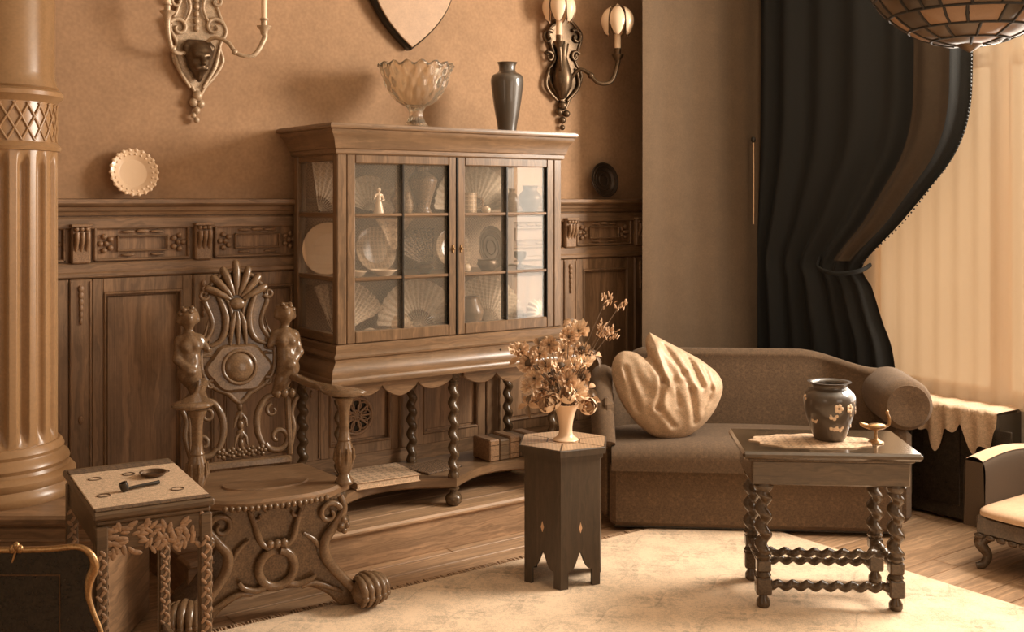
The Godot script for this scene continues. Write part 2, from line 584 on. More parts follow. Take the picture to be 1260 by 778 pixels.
func build_wainscot() -> void:
	var x0 := LX + .01
	var x1 := WX - .01
	var zf := WZ + .03        # face of the framing
	var b := mb()
	b.box(Vector3((x0 + x1) / 2, .775, WZ + .01), Vector3(x1 - x0, 1.55, .02))
	var w := struct("trim_1", b, M.oak_panel, "dark oak panelled wainscot with carved frieze along the main wall")
	# cap rail: moulded profile swept along x
	var cap := mb()
	var prof := [Vector2(0, 1.482), Vector2(.035, 1.486), Vector2(.042, 1.500), Vector2(.050, 1.506), Vector2(.055, 1.520), Vector2(.078, 1.528), Vector2(.086, 1.536), Vector2(.086, 1.552), Vector2(0, 1.556)]
	for k in prof.size() - 1:
		var a: Vector2 = prof[k]
		var c: Vector2 = prof[k + 1]
		cap.quad(Vector3(x0, a.y, WZ + a.x), Vector3(x1, a.y, WZ + a.x), Vector3(x1, c.y, WZ + c.x), Vector3(x0, c.y, WZ + c.x))
	part("cap_rail", cap, M.oak_h, w)
	for r in [[1.455, .05, .03], [1.272, .045, .034], [1.245, .025, .046], [.26, .19, .03]]:
		var q := mb()
		q.box(Vector3((x0 + x1) / 2, r[0], WZ + r[2] / 2 + .01), Vector3(x1 - x0, r[1], r[2]), .006)
		part("rail" if r[0] > .3 else "baseboard", q, M.oak_h, w)
	var P := .508
	# shared meshes, modelled about the middle of one bay
	var console := mb()
	console.box(Vector3(0, 1.37, .03), Vector3(.075, .155, .03), .006)
	for k in 3:
		console.ball(Vector3(-.02 + .02 * k, 1.432, .05), Vector3(.011, .011, .011), 8, 6)
	for s in [-1, 0, 1]:
		var pts := []
		var rr := []
		for k in 9:
			var t := k / 8.0
			pts.append(Vector3(s * .021, 1.418 - .115 * t, .062 - .026 * t + .007 * sin(t * TAU)))
			rr.append(.0105 * (1.0 - .45 * t))
		console.tube(pts, rr, 8)
	console.box(Vector3(0, 1.446, .045), Vector3(.085, .012, .04), .003)
	var fr := mb()        # frieze frame and its raised middle tablet
	for s in [-1, 1]:
		fr.box(Vector3(0, 1.37 + s * .066, .018), Vector3(.40, .012, .018), .004)
		fr.box(Vector3(s * .194, 1.37, .018), Vector3(.012, .144, .018), .004)
		fr.box(Vector3(0, 1.37 + s * .030, .02), Vector3(.215, .008, .016), .003)
		fr.box(Vector3(s * .1035, 1.37, .02), Vector3(.008, .068, .016), .003)
	var orn := mb()       # carved scrolls either side of the tablet
	for s in [-1, 1]:
		for k in 5:
			orn.ball(Vector3(s * (.15 + .022 * cos(k * 1.257)), 1.37 + .030 * sin(k * 1.257), .016), Vector3(.013, .012, .01), 8, 6)
		orn.ball(Vector3(s * .15, 1.37, .018), Vector3(.011, .011, .012), 8, 6)
		orn.ball(Vector3(s * .06, 1.418, .016), Vector3(.03, .007, .008), 8, 6)
		orn.ball(Vector3(s * .06, 1.322, .016), Vector3(.03, .007, .008), 8, 6)
	orn.ball(Vector3(0, 1.42, .016), Vector3(.03, .009, .009), 8, 6)
	var pil := mb()
	pil.box(Vector3(0, .79, .022), Vector3(.088, .88, .024), .004)
	for s in [-1, 1]:
		pil.box(Vector3(s * .038, .79, .036), Vector3(.010, .86, .008), .003)
	var drop := mb()
	for k in 6:
		drop.ball(Vector3(0, 1.19 - k * .026, .038), Vector3(.012 - k * .001, .016, .008), 8, 6)
	drop.ball(Vector3(0, .66, .036), Vector3(.010, .018, .006), 8, 6)
	var pan := mb()       # stiles and rails round a sunk panel, with a moulding
	for s in [-1, 1]:
		pan.box(Vector3(s * .186, .79, .02), Vector3(.045, .88, .022), .003)
		pan.box(Vector3(s * .158, .785, .026), Vector3(.012, .77, .022), .005)
	pan.box(Vector3(0, 1.20, .02), Vector3(.33, .06, .022), .003)
	pan.box(Vector3(0, .375, .02), Vector3(.33, .05, .022), .003)
	for y in [1.165, .405]:
		pan.box(Vector3(0, y, .026), Vector3(.328, .012, .022), .005)
	var field := mb()
	field.box(Vector3(0, .785, .008), Vector3(.29, .735, .01), .004)
	var ms := {"console": console.mesh(), "frieze_frame": fr.mesh(), "frieze_carving": orn.mesh(), "pilaster": pil.mesh(), "pilaster_drop": drop.mesh(), "panel_frame": pan.mesh(), "panel": field.mesh()}
	var mm := {"console": M.oak_carved, "frieze_frame": M.oak_h, "frieze_carving": M.oak_carved, "pilaster": M.oak_v, "pilaster_drop": M.oak_carved, "panel_frame": M.oak_v, "panel": M.oak_panel}
	var gc := on_z(438, 512, WZ + .04)
	var gr := mb(T(gc))
	gr.tube(ring_pts(Vector3.ZERO, .085, 0, 360, 32), .009, 8)
	for k in 5:
		var a := PI * k / 5
		gr.tube([Vector3(cos(a), sin(a), 0) * .08, Vector3(cos(a), sin(a), 0) * -.08], .005, 6)
	for k in 8: gr.tube(ring_pts(Vector3(cos(k * PI / 4) * .05, sin(k * PI / 4) * .05, 0), .026, 0, 360, 14), .0045, 6)
	part("round_grille", gr, M.oak_carved, w)
	var hole := mb(Transform3D(Basis(Vector3(1, 0, 0), PI / 2), gc + Vector3(0, 0, -.012)))
	hole.lathe([Vector2(.001, 0), Vector2(.082, 0), Vector2(.082, .004), Vector2(.001, .004)], 28)
	part("grille_backing", hole, M.ebonised_and_shade, w)
	var xc := 1.194 - P
	while xc < 4.85:
		for k in ms:
			var off := 0.0 if k in ["console", "pilaster", "pilaster_drop"] else P / 2
			if xc + off > x1 - .22: continue
			part(k, ms[k], mm[k], w).position = Vector3(xc + off, 0, WZ + .012)
		xc += P

func build_dais() -> void:
	var xa := 1.46
	var xb := 3.43
	var zf := -4.11
	var zb := WZ + .05
	var b := mb()
	b.box(Vector3((xa + xb) / 2, DAIS / 2 - .012, (zf + zb) / 2), Vector3(xb - xa - .02, DAIS - .024, zf - zb - .02))
	var d := struct("trim_2", b, M.plank_b, "low wooden platform along the panelled wall under the display cabinet")
	var r := mb()
	r.box(Vector3((xa + xb) / 2, (DAIS - .026) / 2, zf - .012), Vector3(xb - xa, DAIS - .026, .02), .002)
	part("riser", r, M.plank_b, d)
	r = mb()
	r.box(Vector3((xa + xb) / 2, DAIS - .013, zf - .05), Vector3(xb - xa + .01, .026, .13), .009)
	part("nosing", r, M.plank_a, d)
	var z := zf - .18
	while z > zb:
		r = mb()
		r.box(Vector3((xa + xb) / 2, DAIS - .013, z), Vector3(xb - xa, .026, .127), .002)
		part("plank", r, M.plank_b, d)
		z -= .13
	# carpet, a fringe along the edge by the platform
	b = mb()
	b.box(Vector3((1.35 + 4.0) / 2, .006, (-3.78 + .4) / 2), Vector3(4.0 - 1.35, .012, 4.18), .004)
	var cp := single("carpet", b, M.carpet, "large light patterned carpet with fringed edge covering the floor", "carpet")
	var fg := mb()
	rng.seed = 4
	var x := 1.36
	while x < 3.95:
		var j := rng.randf_range(-.008, .008)
		fg.tube([Vector3(x, .006, -3.78), Vector3(x + j, .007, -3.805), Vector3(x + j * 2.0, .003, -3.83)], [.004, .004, .003], 5)
		x += .011
	part("fringe", fg, M.fringe, cp, "stuff")

func make_textures() -> void:
	var n1 := noise_image(512, 512, 3, 0.012, 5)
	var n2 := noise_image(512, 512, 8, 0.05, 4)
	var n3 := noise_image(256, 256, 5, 0.2, 2)
	TEX["mottle"] = gray_tex(512, 512, func(x: int, y: int) -> float: return 0.90 + 0.07 * (n1.get_pixel(x, y).r - 0.5) + 0.06 * (n2.get_pixel(x, y).r - 0.5) + 0.10 * (n3.get_pixel(x % 256, y % 256).r - 0.5))
	TEX["grit"] = gray_tex(256, 256, func(x: int, y: int) -> float: return 0.86 + 0.3 * (n3.get_pixel(x, y).r - 0.5) + 0.2 * (n2.get_pixel(x, y).r - 0.5))
	# wood: streaks along v (wood_v) or along u (wood_h)
	var ns := FastNoiseLite.new()
	ns.seed = 21
	ns.frequency = 0.03
	ns.fractal_octaves = 4
	var st := ns.get_seamless_image(512, 64)
	var wood := func(a: int, b: int) -> float:
		var wob: float = n1.get_pixel(a, b).r * 60.0
		var s: float = st.get_pixel(int(a + wob) % 512, int(b / 8.0) % 64).r
		var fine: float = n2.get_pixel((a * 3) % 512, b / 6).r
		return 0.86 + 0.30 * (s - 0.5) + 0.16 * (fine - 0.5)
	TEX["wood_v"] = gray_tex(512, 512, func(x: int, y: int) -> float: return wood.call(x, y))
	TEX["wood_h"] = gray_tex(512, 512, func(x: int, y: int) -> float: return wood.call(y, x))
	# woven cloth with a small sprigged figure
	TEX["weave"] = gray_tex(256, 256, func(x: int, y: int) -> float:
		return 0.82 + 0.1 * sin(x * TAU / 8.0) * sin(y * TAU / 8.0) + 0.28 * (n3.get_pixel(x, y).r - 0.5))
	TEX["moquette"] = gray_tex(512, 512, func(x: int, y: int) -> float:
		var cx := fposmod(x + (64 if (y / 128) % 2 else 0), 128.0) - 64.0
		var cy := fposmod(y, 128.0) - 64.0
		var r := sqrt(cx * cx + cy * cy)
		var a := atan2(cy, cx)
		var leaf := smoothstep(-3.0, 3.0, 34.0 + 16.0 * cos(a * 6.0) - r) * 0.07 - smoothstep(-2.0, 2.0, 14.0 - r) * 0.09
		return 0.76 + leaf + 0.34 * (n3.get_pixel(x % 256, y % 256).r - 0.5) + 0.2 * (n2.get_pixel(x, y).r - 0.5))
	# carpet: scattered palmettes and vines on a light ground
	TEX["carpet"] = gray_tex(1024, 1024, func(x: int, y: int) -> float:
		var g := 0.95
		var cx := fposmod(x + (128 if (y / 256) % 2 else 0), 256.0) - 128.0
		var cy := fposmod(y, 256.0) - 128.0
		var r := sqrt(cx * cx + cy * cy)
		var a := atan2(cy, cx)
		g -= 0.06 * smoothstep(-3.0, 3.0, 60.0 + 22.0 * cos(a * 8.0) - r)
		g += 0.07 * smoothstep(-3.0, 3.0, 36.0 + 12.0 * cos(a * 4.0) - r)
		g -= 0.12 * smoothstep(-3.0, 3.0, 12.0 - r)
		var vine := absf(cy - 40.0 * sin((x + y * 0.3) * TAU / 256.0))
		g -= 0.06 * smoothstep(7.0, 3.0, vine)
		g += 0.14 * (n2.get_pixel(x % 512, y % 512).r - 0.5) + 0.2 * (n1.get_pixel(x / 2, y / 2).r - 0.5) + 0.24 * (n3.get_pixel(x % 256, y % 256).r - 0.5)
		return g)
	# printed lace / embroidered mat
	TEX["lace"] = gray_tex(512, 512, func(x: int, y: int) -> float:
		var cx := (x % 64) - 32.0
		var cy := (y % 64) - 32.0
		var r := sqrt(cx * cx + cy * cy)
		var a := atan2(cy, cx)
		return 0.88 - 0.22 * smoothstep(-2.0, 2.0, 20.0 + 8.0 * cos(a * 5.0 + (x / 64) * 1.3) - r) + 0.16 * smoothstep(-2.0, 2.0, 9.0 - r) + 0.25 * (n3.get_pixel(x % 256, y % 256).r - 0.5))
	TEX["blots"] = gray_tex(256, 256, func(x: int, y: int) -> float:
		var q: float = n2.get_pixel(x * 2, y * 2).r
		return 0.35 + 0.65 * smoothstep(0.45, 0.58, q))

func make_materials() -> void:
	mat("plaster", sep(.65), .9, 0, "mottle", Vector3.ONE * .45)
	mat("plaster_pale", Color(.80, .75, .66), .9, 0, "mottle", Vector3.ONE * .45)
	mat("ceiling", Color(.90, .87, .81), .95, 0, "mottle", Vector3.ONE * .3)
	mat("oak_v", sep(.55), .42, 0, "wood_v", Vector3(2.2, .7, 2.2))
	mat("oak_h", sep(.55), .42, 0, "wood_h", Vector3(.7, 2.2, .7))
	mat("oak_panel", sep(.60), .45, 0, "wood_v", Vector3(1.6, .5, 1.6))
	mat("oak_carved", sep(.58), .40, 0, "grit", Vector3.ONE * 3.0)
	mat("plank_a", sep(.74), .38, 0, "wood_h", Vector3(.6, 3.0, 3.0))
	mat("plank_b", sep(.70), .38, 0, "wood_h", Vector3(.7, 3.0, 3.0))
	mat("plank_c", sep(.77), .40, 0, "wood_h", Vector3(.5, 3.0, 3.0))
	mat("mahogany_v", sep(.47), .28, 0, "wood_v", Vector3(3.0, .8, 3.0))
	mat("mahogany_h", sep(.49), .28, 0, "wood_h", Vector3(.8, 3.0, .8))
	mat("mahogany_turned", sep(.36), .2, 0, "grit", Vector3.ONE * 2.0)
	mat("cabinet_back", sep(.70), .8, 0, "weave", Vector3.ONE * 2.0)
	mat("walnut_gloss", sep(.31), .18, 0, "grit", Vector3.ONE * 2.0)
	mat("walnut_gloss_top", sep(.31), .2, 0, "wood_h", Vector3(1.2, 3.0, 3.0))
	M.walnut_gloss_top.clearcoat_enabled = true
	M.walnut_gloss_top.clearcoat = .8
	M.walnut_gloss_top.clearcoat_roughness = .12
	mat("throne", sep(.45), .2, 0, "grit", Vector3.ONE * 2.0)
	mat("throne_seat", sep(.52), .34, 0, "wood_h", Vector3(2, 4, 4))
	mat("walnut_mid", sep(.40), .4, 0, "wood_h", Vector3(1, 3, 3))
	mat("walnut_light", sep(.62), .4, 0, "grit", Vector3.ONE * 2.0)
	mat("cloth_dark", sep(.42), .9, 0, "lace", Vector3.ONE * 5.0)
	mat("ebonised_and_shade", sep(.17), .25, 0, "grit", Vector3.ONE * 2.0)  # black wood; on the cabinet doors it stands in for shade
	mat("tabouret", sep(.27), .4, 0, "wood_v", Vector3(4, 1, 4))
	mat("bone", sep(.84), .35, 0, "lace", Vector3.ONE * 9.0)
	mat("pearl", sep(.74), .3)
	mat("column", Color(.68, .52, .36), .3, 0, "mottle", Vector3.ONE * .8)
	mat("column_glaze", Color(.62, .47, .32), .2, 0, "mottle", Vector3.ONE * .8)
	mat("gilt", Color(.78, .61, .42), .32, .8, "grit", Vector3.ONE * 3.0)
	mat("gilt_dull", Color(.42, .30, .19), .4, .6, "grit", Vector3.ONE * 3.0)
	mat("pewter_dark", Color(.30, .23, .17), .4, .5, "grit", Vector3.ONE * 4.0)
	mat("lacquer", sep(.14), .2, 0, "grit", Vector3.ONE * 2.0)
	mat("bronze", Color(.46, .37, .28), .35, .75, "grit", Vector3.ONE * 4.0)
	mat("silvered", Color(.84, .72, .59), .4, .2, "grit", Vector3.ONE * 4.0)
	mat("candle", sep(.98), .6)
	mat("sofa", sep(.42), .95, 0, "moquette", Vector3.ONE * 2.4)
	M.sofa.rim_enabled = true
	M.sofa.rim = .35
	mat("bench_side", sep(.3), .9, 0, "weave", Vector3.ONE * 3.0)
	mat("satin", sep(.92), .45, 0, "grit", Vector3.ONE * 3.0)
	mat("drape", Color(.19, .185, .175), .95, 0, "weave", Vector3.ONE * 3.0)
	M.drape.backlight_enabled = true
	M.drape.backlight = Color(.06, .045, .03)
	mat("portiere", sep(.36), .95, 0, "mottle", Vector3.ONE * .8)
	mat("drape_lining", sep(.25), .95, 0, "mottle", Vector3.ONE * .8)
	mat("cord", sep(.80), .7)
	mat("carpet", sep(1.0), 1.0, 0, "carpet", Vector3.ONE * .85)
	mat("fringe", sep(.86), .95, 0, "grit", Vector3.ONE * 5.0)
	mat("cloth", sep(.86), .9, 0, "lace", Vector3.ONE * 3.0)
	mat("linen", sep(.92), .9, 0, "grit", Vector3.ONE * 4.0)
	mat("velvet_pale", sep(.84), .9, 0, "mottle", Vector3.ONE * 2.0)
	mat("window_frame", sep(1.0), .5)
	mat("porcelain", sep(.96), .22)
	mat("porcelain_print", sep(.84), .22, 0, "lace", Vector3.ONE * 6.0)
	mat("earthenware", sep(.60), .3, 0, "blots", Vector3.ONE * 9.0)
	mat("pewter", Color(.46, .36, .27), .38, .6, "grit", Vector3.ONE * 4.0)
	mat("dark_glaze", sep(.24), .08)
	M.dark_glaze.clearcoat_enabled = true
	mat("fan_paper", sep(.95), .8, 0, "grit", Vector3.ONE * 4.0)
	mat("fan_lace", sep(.96), .8, 0, "lace", Vector3.ONE * 7.0)
	mat("fan_dark", sep(.52), .7, 0, "blots", Vector3.ONE * 5.0)
	mat("shield_face", sep(.72), .55, 0, "mottle", Vector3.ONE * 2.0)
	mat("iron", sep(.12), .4, .3)
	mat("lead", sep(.1), .6)
	for k in 4: mat("art_glass_%d" % k, sep([.48, .36, .58, .27][k]), .32, 0, "mottle", Vector3.ONE * 3.0)
	mat("milk_glass", sep(1.0), .25)
	M.milk_glass.backlight_enabled = true
	M.milk_glass.backlight = Color(.5, .4, .3)
	mat("petal_pale", sep(1.0), .7)
	mat("petal_mid", sep(.9), .7)
	mat("petal_dark", sep(.3), .7)
	mat("leaf", sep(.36), .6)
	mat("dry_leaf", sep(.7), .8)
	for k in ["petal_pale", "petal_mid", "leaf", "dry_leaf"]:
		M[k].backlight_enabled = true
		M[k].backlight = Color(.34, .30, .25)
	var g := mat("pane", Color(.95, .9, .82, .05), .02)
	g.transparency = BaseMaterial3D.TRANSPARENCY_ALPHA
	g = mat("cut_glass", Color(.97, .92, .84), .05)
	g.refraction_enabled = true
	g.refraction_scale = .05
	g.transparency = BaseMaterial3D.TRANSPARENCY_ALPHA
	g.albedo_color.a = .08
	g = mat("sheer", Color(.97, .93, .87, .55), .9)
	g.transparency = BaseMaterial3D.TRANSPARENCY_ALPHA
	g.backlight_enabled = true
	g.backlight = Color(.95, .92, .87)

# ---------- shared shapes ----------
func twist(b: MB, p: Vector3, q: Vector3, r: float, turns: float, amp := .28, starts := 2, nu := 16, per := 14) -> void:
	# barley-sugar turning from p to q
	var ax := (q - p).normalized()
	var s := ax.cross(Vector3(0, 0, 1))
	if s.length() < .1: s = ax.cross(Vector3(1, 0, 0))
	s = s.normalized()
	var t := s.cross(ax).normalized()
	var fade := .04
	b.grid(func(u: float, v: float) -> Vector3:
		var a := u * TAU
		var k := clampf(minf(v, 1.0 - v) / fade, 0.0, 1.0)
		var rr := r * (1.0 - amp * .5 * k + amp * k * cos(starts * (a - v * turns * TAU / starts)))
		return p.lerp(q, v) + (s * cos(a) + t * sin(a)) * rr, nu, int(turns * per), true, false, true)
func ring_pts(c: Vector3, r: float, a0: float, a1: float, n := 16, ry := -1.0, r1 := -1.0) -> Array:
	# arc or spiral in the x, y plane (degrees); r1 = radius at the end
	var out := []
	if ry < 0.0: ry = r
	if r1 < 0.0: r1 = r
	for k in n + 1:
		var t := float(k) / n
		var a := deg_to_rad(lerpf(a0, a1, t))
		var f := lerpf(1.0, r1 / r, t)
		out.append(c + Vector3(r * f * cos(a), ry * f * sin(a), 0))
	return out
func curve(pts: Array, n := 6) -> Array:     # Catmull-Rom through points
	var out := []
	for k in pts.size() - 1:
		var p0 = pts[maxi(k - 1, 0)]
		var p1 = pts[k]
		var p2 = pts[k + 1]
		var p3 = pts[mini(k + 2, pts.size() - 1)]
		for i in n:
			out.append(p1.cubic_interpolate(p2, p0, p3, float(i) / n))
	out.append(pts[pts.size() - 1])
	return out
func taper(n: int, a: float, m: float, e: float) -> Array:
	var out := []
	for k in n:
		var t := float(k) / maxf(1, n - 1)
		out.append(lerpf(a, m, t * 2.0) if t < .5 else lerpf(m, e, t * 2.0 - 1.0))
	return out
func sweep_tube(b: MB, pts: Array, a: float, m: float, e: float, segs := 8, sq := 1.0) -> void:
	b.tube(pts, taper(pts.size(), a, m, e), segs, sq)
func vase_mb(prof: Array, thick := .006, segs := 28) -> MB:     # outer profile, then the inside back down to its foot
	var b := mb()
	var p := [Vector2(.0005, prof[0].y)] + prof
	var top: Vector2 = prof[prof.size() - 1]
	p.append(Vector2(maxf(top.x - thick, .001), top.y))
	for k in range(prof.size() - 2, 0, -1):
		p.append(Vector2(maxf(prof[k].x - thick, .001), prof[k].y + thick * .3))
	p.append(Vector2(.0005, prof[0].y + thick * 2.0))
	b.lathe(p, segs, 50)
	return b
func smooth2(pts: Array, n := 4) -> Array:
	return curve(pts, n)

# ---------- display cabinet ----------
const CX := 2.71
const CZ := -4.365
const CW := .60
const CD := .215
func build_cabinet() -> void:
	var c := thing("display_cabinet", "tall glazed mahogany display cabinet on barley-twist legs against the panelled wall", "cabinet", Vector3(CX, DAIS, CZ))
	var y0 := .94 - DAIS        # vitrine floor
	var y1 := 1.745 - DAIS      # under the cornice
	var b := mb()
	b.mould([Vector2(-.3, 1.742), Vector2(.004, 1.742), Vector2(.010, 1.748), Vector2(.010, 1.764), Vector2(.016, 1.768), Vector2(.020, 1.784), Vector2(.026, 1.806), Vector2(.037, 1.824), Vector2(.044, 1.832), Vector2(.046, 1.846), Vector2(.056, 1.850), Vector2(.059, 1.858), Vector2(.056, 1.868), Vector2(-.215, 1.872)].map(func(q): return Vector2(q.x, q.y - DAIS)), CW, CD)
	b.box(Vector3(0, 1.80 - DAIS, 0), Vector3(2 * CW - .01, .11, 2 * CD - .01))
	b.box(Vector3(0, 1.866 - DAIS, 0), Vector3(2 * CW + .1, .01, 2 * CD + .1))
	part("cornice", b, M.mahogany_h, c)
	b = mb()
	b.box(Vector3(0, y0 - .012, 0), Vector3(2 * CW - .02, .024, 2 * CD - .02))
	part("vitrine_floor", b, M.mahogany_h, c)
	b = mb()
	b.box(Vector3(0, (y0 + y1) / 2, -CD + .008), Vector3(2 * CW - .04, y1 - y0, .014))
	part("back_panel", b, M.cabinet_back, c)
	for sx in [-1, 1]:
		for sz in [-1, 1]:
			b = mb()
			b.box(Vector3(sx * (CW - .022), (y0 + y1) / 2, sz * (CD - .022)), Vector3(.044, y1 - y0, .044), .004)
			part("corner_stile", b, M.mahogany_v, c)
	for y in [1.485, 1.213]:
		b = mb()
		b.box(Vector3(0, y - DAIS - .008, -.012), Vector3(2 * CW - .06, .016, 2 * CD - .08), .003)
		part("shelf", b, M.mahogany_h, c)
	# side frames with three panes each
	for sx in [-1, 1]:
		for q in [[y0 + .02, .030, .04], [y1 - .015, .030, .03], [1.485 - DAIS, .026, .020], [1.213 - DAIS, .026, .020]]:
			b = mb()
			b.box(Vector3(sx * (CW - .018), q[0], 0), Vector3(q[1], q[2], 2 * CD - .088), .003)
			part("side_rail", b, M.mahogany_h, c)
		for yy in [[y0 + .04, 1.203 - DAIS], [1.223 - DAIS, 1.475 - DAIS], [1.495 - DAIS, y1 - .03]]:
			var g := mb()
			g.box(Vector3(sx * (CW - .018), (yy[0] + yy[1]) / 2, 0), Vector3(.003, yy[1] - yy[0], 2 * CD - .088))
			part("pane", g, M.pane, c)
	# two doors of six panes
	for s in [-1, 1]:
		var xa := .004 if s > 0 else -CW + .046
		var xb := CW - .046 if s > 0 else -.004
		var z := CD - .018
		b = mb()
		b.box(Vector3(xa + .02, (y0 + y1) / 2, z), Vector3(.04, y1 - y0, .034), .004)
		b.box(Vector3(xb - .02, (y0 + y1) / 2, z), Vector3(.04, y1 - y0, .034), .004)
		b.box(Vector3((xa + xb) / 2, y0 + .025, z), Vector3(xb - xa - .08, .05, .034), .004)
		b.box(Vector3((xa + xb) / 2, y1 - .02, z), Vector3(xb - xa - .08, .04, .034), .004)
		var d := part("door", b, M.mahogany_v, c)
		var xm := (xa + xb) / 2
		b = mb()
		b.box(Vector3(xm, (y0 + y1) / 2 + .005, z - .006), Vector3(.010, y1 - y0 - .09, .046), .002)
		part("glazing_bar", b, M.ebonised_and_shade, d)  # upright bar coloured near black to carry its side's shade
		for y in [1.485, 1.213]:
			b = mb()
			b.box(Vector3(xm, y - DAIS, z + .002), Vector3(xb - xa - .08, .013, .022), .002)
			part("glazing_bar", b, M.mahogany_h, d)
		b = mb()
		b.box(Vector3(xb - .037, (y0 + y1) / 2 + .005, z - .004), Vector3(.006, y1 - y0 - .09, .040), .001)
		part("shade_strip", b, M.ebonised_and_shade, d)  # added dark strip, painted shade along the stile's inner side
		for xx in [[xa + .04, xm - .005], [xm + .005, xb - .04]]:
			for yy in [[y0 + .05, 1.207 - DAIS], [1.219 - DAIS, 1.479 - DAIS], [1.491 - DAIS, y1 - .04]]:
				var g := mb()
				g.box(Vector3((xx[0] + xx[1]) / 2, (yy[0] + yy[1]) / 2, z), Vector3(xx[1] - xx[0], yy[1] - yy[0], .003))
				part("pane", g, M.pane, d)
		b = mb()
		b.box(Vector3(-.022 * -s, 1.33 - DAIS, z + .019), Vector3(.010, .035, .004), .001)
		b.ball(Vector3(.022 * s, 1.33 - DAIS, z + .026), Vector3(.006, .006, .006), 8, 6)
		part("lock_plate", b, M.gilt, d)
	b = mb()
	b.box(Vector3(0, (y0 + y1) / 2, CD - .012), Vector3(.007, y1 - y0 - .004, .030), .001)
	part("closing_strip", b, M.ebonised_and_shade, c)  # near black stands in for shade where the doors meet
	# base mouldings below the doors
	b = mb()
	b.mould([Vector2(-.1, .776), Vector2(.048, .776), Vector2(.052, .784), Vector2(.050, .800), Vector2(.044, .806), Vector2(.046, .822), Vector2(.040, .842), Vector2(.026, .858), Vector2(.016, .868), Vector2(.016, .878), Vector2(.024, .884), Vector2(.025, .892), Vector2(.018, .900), Vector2(.010, .906), Vector2(.010, .932), Vector2(.003, .938), Vector2(-.1, .939)].map(func(q): return Vector2(q.x, q.y - DAIS)), CW, CD)
	b.box(Vector3(0, .857 - DAIS, 0), Vector3(2 * CW - .01, .155, 2 * CD - .01))
	part("base_moulding", b, M.mahogany_h, c)
	b = mb()
	b.box(Vector3(.22, .852 - DAIS, CD + .028), Vector3(.006, .022, .004))
	part("keyhole", b, M.iron, c)
	# scalloped aprons
	for s in [-1, 1]:
		var xa: float = -CW + .03 if s < 0 else .03
		var xb: float = -.03 if s < 0 else CW - .03
		var poly := [Vector2(xa, .79 - DAIS), Vector2(xb, .79 - DAIS)]
		var n := 48
		for k in n + 1:
			var t := 1.0 - float(k) / n
			var q := absf(t - .5) * 2.0
			var drop := .030 + .052 * pow(absf(cos(q * PI * 1.5)), .7) * (.55 + .45 * (1.0 - q)) if q < .96 else .028
			poly.append(Vector2(lerpf(xa, xb, t), .78 - DAIS - drop))
		b = mb()
		b.prism(poly, CD - .012, CD + .008, .003)
		part("apron", b, M.mahogany_h, c)
	for sx in [-1, 1]:
		b = mb()
		b.box(Vector3(sx * (CW - .02), .755 - DAIS, 0), Vector3(.018, .06, 2 * CD - .08), .003)
		part("side_apron", b, M.mahogany_h, c)
	# legs: three in front, three behind
	for sz in [1, -1]:
		for x in [-CW + .03, 0.0, CW - .03]:
			var lg := mb()
			var z: float = sz * (CD - .03)
			lg.box(Vector3(x, .765 - DAIS, z), Vector3(.05, .05, .05), .004)
			lg.X = T(Vector3(x, 0, z))
			lg.lathe([Vector2(.001, .745 - DAIS), Vector2(.018, .745 - DAIS), Vector2(.024, .735 - DAIS), Vector2(.018, .722 - DAIS), Vector2(.001, .72 - DAIS)].map(func(q): return q), 14)
			twist(lg, Vector3(0, .318 - DAIS, 0), Vector3(0, .725 - DAIS, 0), .0235, 6.0, .30, 1, 14, 10)
			lg.lathe([Vector2(.001, .292 - DAIS), Vector2(.026, .292 - DAIS), Vector2(.028, .302 - DAIS), Vector2(.02, .32 - DAIS), Vector2(.001, .322 - DAIS)], 14)
			part("leg", lg, M.mahogany_turned, c)
			var ft := mb(T(Vector3(x, 0, z)))
			ft.lathe([Vector2(.001, 0), Vector2(.022, 0), Vector2(.036, .014), Vector2(.040, .03), Vector2(.034, .046), Vector2(.018, .056), Vector2(.016, .066), Vector2(.026, .074), Vector2(.026, .08), Vector2(.001, .08)], 18)
			part("bun_foot", ft, M.mahogany_turned, c)
	# shaped platform shelf joining the legs
	var sh := [Vector2(-CW, CD - .01), Vector2(-CW, -CD), Vector2(CW, -CD), Vector2(CW, CD - .01)]
	for k in 41:
		var t := k / 40.0
		var x := lerpf(CW, -CW, t)
		var q := absf(x) / CW           # sweeps back between the legs
		var back := .13 * pow(sin(clampf(q, 0, 1) * PI), 1.0)
		sh.append(Vector2(x, CD - .005 - back))
	b = mb(Transform3D(Basis(Vector3(1, 0, 0), PI / 2), Vector3.ZERO))
	b.prism(sh, -.291 + DAIS, -.246 + DAIS, .008)
	part("platform_shelf", b, M.mahogany_h, c)

